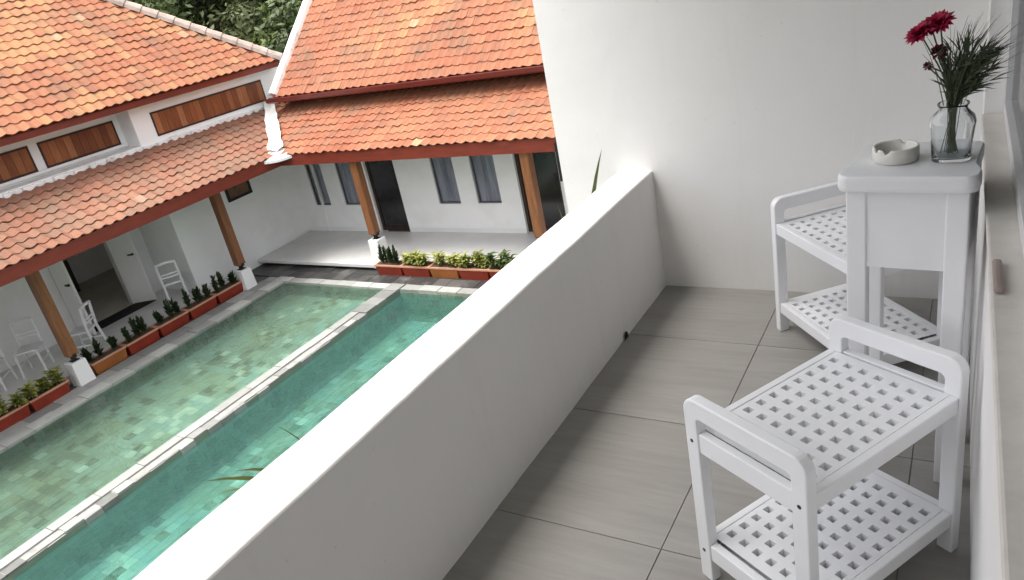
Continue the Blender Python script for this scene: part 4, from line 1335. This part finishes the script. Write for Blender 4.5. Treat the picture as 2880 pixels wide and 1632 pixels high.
make_stool((-0.276, 1.607, 0.0), R(-30.0), 'nearer white slatted stool in the foreground')
make_stool((-0.347, 2.767, 0.0), R(41.0), 'white slatted stool behind the tall side table')

# ------------------------------------------------------------------ tall side table
TT = 0.95
tbl = thing('side_table', (-0.128, 2.145, 0), 'tall white side table carrying ashtray and vase', 'side table', None, R(-5))
del WLOC[tbl.name]
def top_outline():
    pts = []
    hw, hb = 0.162, 0.146
    def arc(cx, cy, r, a0, a1, n=7):
        return [(cx + r * math.cos(a0 + (a1 - a0) * k / n), cy + r * math.sin(a0 + (a1 - a0) * k / n)) for k in range(n + 1)]
    # start front left, go counter-clockwise
    pts += arc(-hw + .03, -0.15 + .03, .03, PI, 1.5 * PI)
    pts += arc(hw - .03, -0.15 + .03, .03, 1.5 * PI, 2 * PI)
    pts += [(hw, -0.09), (hw - .006, -0.07), (hb + .001, -0.04), (hb, 0.0)]
    pts += arc(hb - .02, 0.155 - .02, .02, 0, PI / 2)
    pts += arc(-hb + .02, 0.155 - .02, .02, PI / 2, PI)
    pts += [(-hb, 0.0), (-hb - .001, -0.04), (-hw + .006, -0.07), (-hw, -0.09)]
    return pts
m = MB()
ol = top_outline(); N = len(ol)
layers = [(0.986, 0.908), (1.0, 0.916), (1.0, 0.938), (0.992, 0.946), (0.972, 0.95)]
ids = []
for (s, z) in layers:
    i0 = len(m.v)
    for (px, py) in ol:
        m.v.append((px * s, py * s, z)); m.t.append(.5)
    ids.append(i0)
for k in range(len(layers) - 1):
    for j in range(N):
        m.f.append((ids[k] + j, ids[k] + (j + 1) % N, ids[k + 1] + (j + 1) % N, ids[k + 1] + j))
m.f.append(tuple(ids[0] + j for j in reversed(range(N)))); m.f.append(tuple(ids[-1] + j for j in range(N)))
part('table_top', m, M_furn, tbl, False)
lx, ly0, ly1, lw = 0.142, -0.128, 0.135, 0.05
for sx in (-1, 1):
    for (ya, yb) in ((ly0, ly0 + lw), (ly1 - lw, ly1)):
        m = MB(); m.box(min(sx * lx, sx * (lx - lw)), max(sx * lx, sx * (lx - lw)), ya, yb, 0, 0.9075); part('leg', m, M_furn, tbl, False, bevel=0.004)
m = MB(); m.box(-lx + lw, lx - lw, ly0 + .006, ly0 + .024, 0.685, 0.9075); part('apron', m, M_furn, tbl, False)
m = MB(); m.box(-lx + lw, lx - lw, ly1 - .024, ly1 - .006, 0.685, 0.9075); part('apron', m, M_furn, tbl, False)
for sx in (-1, 1):
    m = MB(); m.box(min(sx * (lx - .006), sx * (lx - .024)), max(sx * (lx - .006), sx * (lx - .024)), ly0 + lw, ly1 - lw, 0.685, 0.9075); part('apron', m, M_furn, tbl, False)

# ashtray
at = thing('ashtray', (-0.172, 2.140, TT), 'round cream ceramic ashtray on the side table', 'ashtray')
del WLOC[at.name]
m = MB()
n = 48
prof = [(0.050, 0.0), (0.0555, 0.004), (0.0565, 0.02), (0.056, 0.036), (0.054, 0.040), (0.050, 0.040), (0.0475, 0.036), (0.046, 0.012), (0.040, 0.008)]
rings = []
for (r_, z) in prof:
    i0 = len(m.v)
    for j in range(n):
        a = 2 * PI * j / n
        zz = z
        for c0 in (R(215), R(250), R(70)):
            da = abs((a - c0 + PI) % (2 * PI) - PI)
            if da < R(9) and z > 0.03:
                zz = z - 0.012 * math.cos(da / R(9) * PI / 2)
        m.v.append((r_ * math.cos(a), r_ * math.sin(a), zz)); m.t.append(.5)
    rings.append(i0)
for k in range(len(prof) - 1):
    for j in range(n):
        m.f.append((rings[k] + j, rings[k] + (j + 1) % n, rings[k + 1] + (j + 1) % n, rings[k + 1] + j))
m.f.append(tuple(rings[0] + j for j in reversed(range(n)))); m.f.append(tuple(rings[-1] + j for j in range(n)))
part('bowl', m, M_ceramic, at, False, smooth=True)
m = MB(); m.lathe([(0.036, 0.0085), (0.02, 0.0105)], 20, 0, 0, 0, None, True); part('ash', m, M_ash, at, False)

# vase of clear glass
VX, VY = -0.045, 2.135
m = MB()
outer = [(0.036, 0.0), (0.040, 0.003), (0.0425, 0.05), (0.046, 0.088), (0.047, 0.098), (0.043, 0.110), (0.034, 0.120), (0.029, 0.128), (0.029, 0.138), (0.032, 0.142)]
innr = [(0.029, 0.1425), (0.0262, 0.136), (0.0262, 0.127), (0.031, 0.117), (0.040, 0.107), (0.0438, 0.097), (0.0428, 0.088), (0.0392, 0.05), (0.036, 0.012), (0.028, 0.009)]
m.lathe([(r_ * 1.1, z_) for (r_, z_) in outer + innr], 40, VX, VY, TT + .0005, 3.2, True)
tag(link('vase', m.mesh('vase', smooth=True), M_glass), 'clear glass vase with square body on the side table', 'vase')

# flowers: each stem with its head stands in the vase
def flower(head, r, label, dark=False, tilt=(0, 0, 1), seed=0, base=None):
    rr = random.Random(seed)
    hv = Vector(head)
    t = thing('flower', (VX, VY, TT + .012), label, 'flower', 'flowers in the vase')
    b0 = Vector(base or (VX + rr.uniform(-.012, .012), VY + rr.uniform(-.012, .012), TT + .014))
    nk = Vector((VX + rr.uniform(-.012, .012), VY + rr.uniform(-.012, .012), TT + .14))
    m = MB(); m.tube([b0, nk, nk.lerp(hv, .5) + Vector((0, 0, .01)), hv - Vector(tilt) * r * .3], [0.0022, 0.0022, 0.002, 0.002], 6)
    part('stem', m, M_stem, t)
    m = MB()
    tl_ = Vector(tilt).normalized(); u = tl_.orthogonal().normalized(); v = tl_.cross(u)
    if dark:
        m.cur = .3
        for k in range(26):
            a = k * 2.4; el = math.asin(1 - 2 * (k + .5) / 26)
            d = u * (math.cos(a) * math.cos(el)) + v * (math.sin(a) * math.cos(el)) + tl_ * math.sin(el)
            m.leaf(hv + d * r * .4, d + Vector((0, 0, .3)), tl_, r * .8, r * .8, .3, 2)
    else:
        for lay in range(5):
            n_ = 16 - lay * 2
            for k in range(n_):
                a = 2 * PI * (k + rr.random() * .7) / n_
                el = 0.05 + lay * 0.27
                d = (u * math.cos(a) + v * math.sin(a)) * math.cos(el) + tl_ * math.sin(el)
                m.cur = rr.random()
                m.leaf(hv + d * r * .1, d, tl_, r * (1.0 - lay * .13) * rr.uniform(.85, 1.1), r * .42, .15, 3, rr.uniform(.05, .3))
    part('head', m, M_petal_dark if dark else M_petal, t)
    m = MB(); m.tube([hv - tl_ * r * .45, hv - tl_ * r * .05], [0.0035, r * .32], 8); part('calyx', m, M_stem, t)
flower((-0.122, 2.118, 1.272), 0.036, 'crimson flower head farthest left in the vase', tilt=(-.45, -.35, .8), seed=1)
flower((-0.082, 2.128, 1.290), 0.036, 'crimson flower head standing highest in the vase', tilt=(-.25, -.5, .8), seed=2)
flower((-0.100, 2.150, 1.283), 0.030, 'crimson flower head between the two larger ones', tilt=(-.1, -.5, .8), seed=3)
flower((-0.080, 2.118, 1.224), 0.018, 'small dark red flower head below the larger ones', True, tilt=(-.3, -.4, .8), seed=4)
flower((-0.103, 2.118, 1.193), 0.0105, 'tiny round dark red bud lowest on the left', True, tilt=(-.5, -.3, .8), seed=5)

# bunch of fine grassy greenery
gr = thing('greenery', (VX, VY, TT + .012), 'dark feathery grass bunch fanning to the right in the vase', 'greenery')
m = MB(); st = MB()
r = random.Random(21)
nk = Vector((VX, VY, TT + .138))
for k in range(165):
    a = r.gauss(0.36, 0.36)            # lean towards the right
    ln = r.uniform(.10, .235)
    tip = nk + Vector((math.sin(a) * ln, r.gauss(-0.03, .05), math.cos(a) * ln * .95))
    if tip.x > 0.115: tip.x = 0.115
    b0 = Vector((VX + r.gauss(0, .008), VY + r.gauss(0, .008), TT + .015))
    n0 = nk + Vector((r.gauss(0, .007), r.gauss(0, .007), 0))
    if k < 40:
        st.tube([b0, n0], 0.0013, 4, False)
    bend = n0.lerp(tip, .55) + Vector((-(tip.x - n0.x) * .22, 0, .018))
    m.cur = r.random()
    prev = None
    w = r.uniform(.002, .0045)
    sd = Vector((r.gauss(0, .4) + 1, r.gauss(0, .6), r.gauss(0, .2))).normalized()
    for q in range(6):
        s = q / 5
        P = n0 * (1 - s) ** 2 + bend * 2 * s * (1 - s) + tip * s * s
        ww = w * (1 - s * .85)
        row = (P - sd * ww / 2, P + sd * ww / 2)
        if prev: m.quad(prev[0], prev[1], row[1], row[0])
        prev = row
        if q >= 1 and k % 3 == 0 and s < .8:
            for e_ in range(3):
                m.leaf(P, (tip - n0).normalized() + Vector((r.gauss(0, .5), r.gauss(0, .5), r.gauss(0, .3))), (0, 1, 0.1), r.uniform(.03, .06), .0035, .3, 2)
part('blades', m, M_fern, gr)
part('stems', st, M_stem, gr)
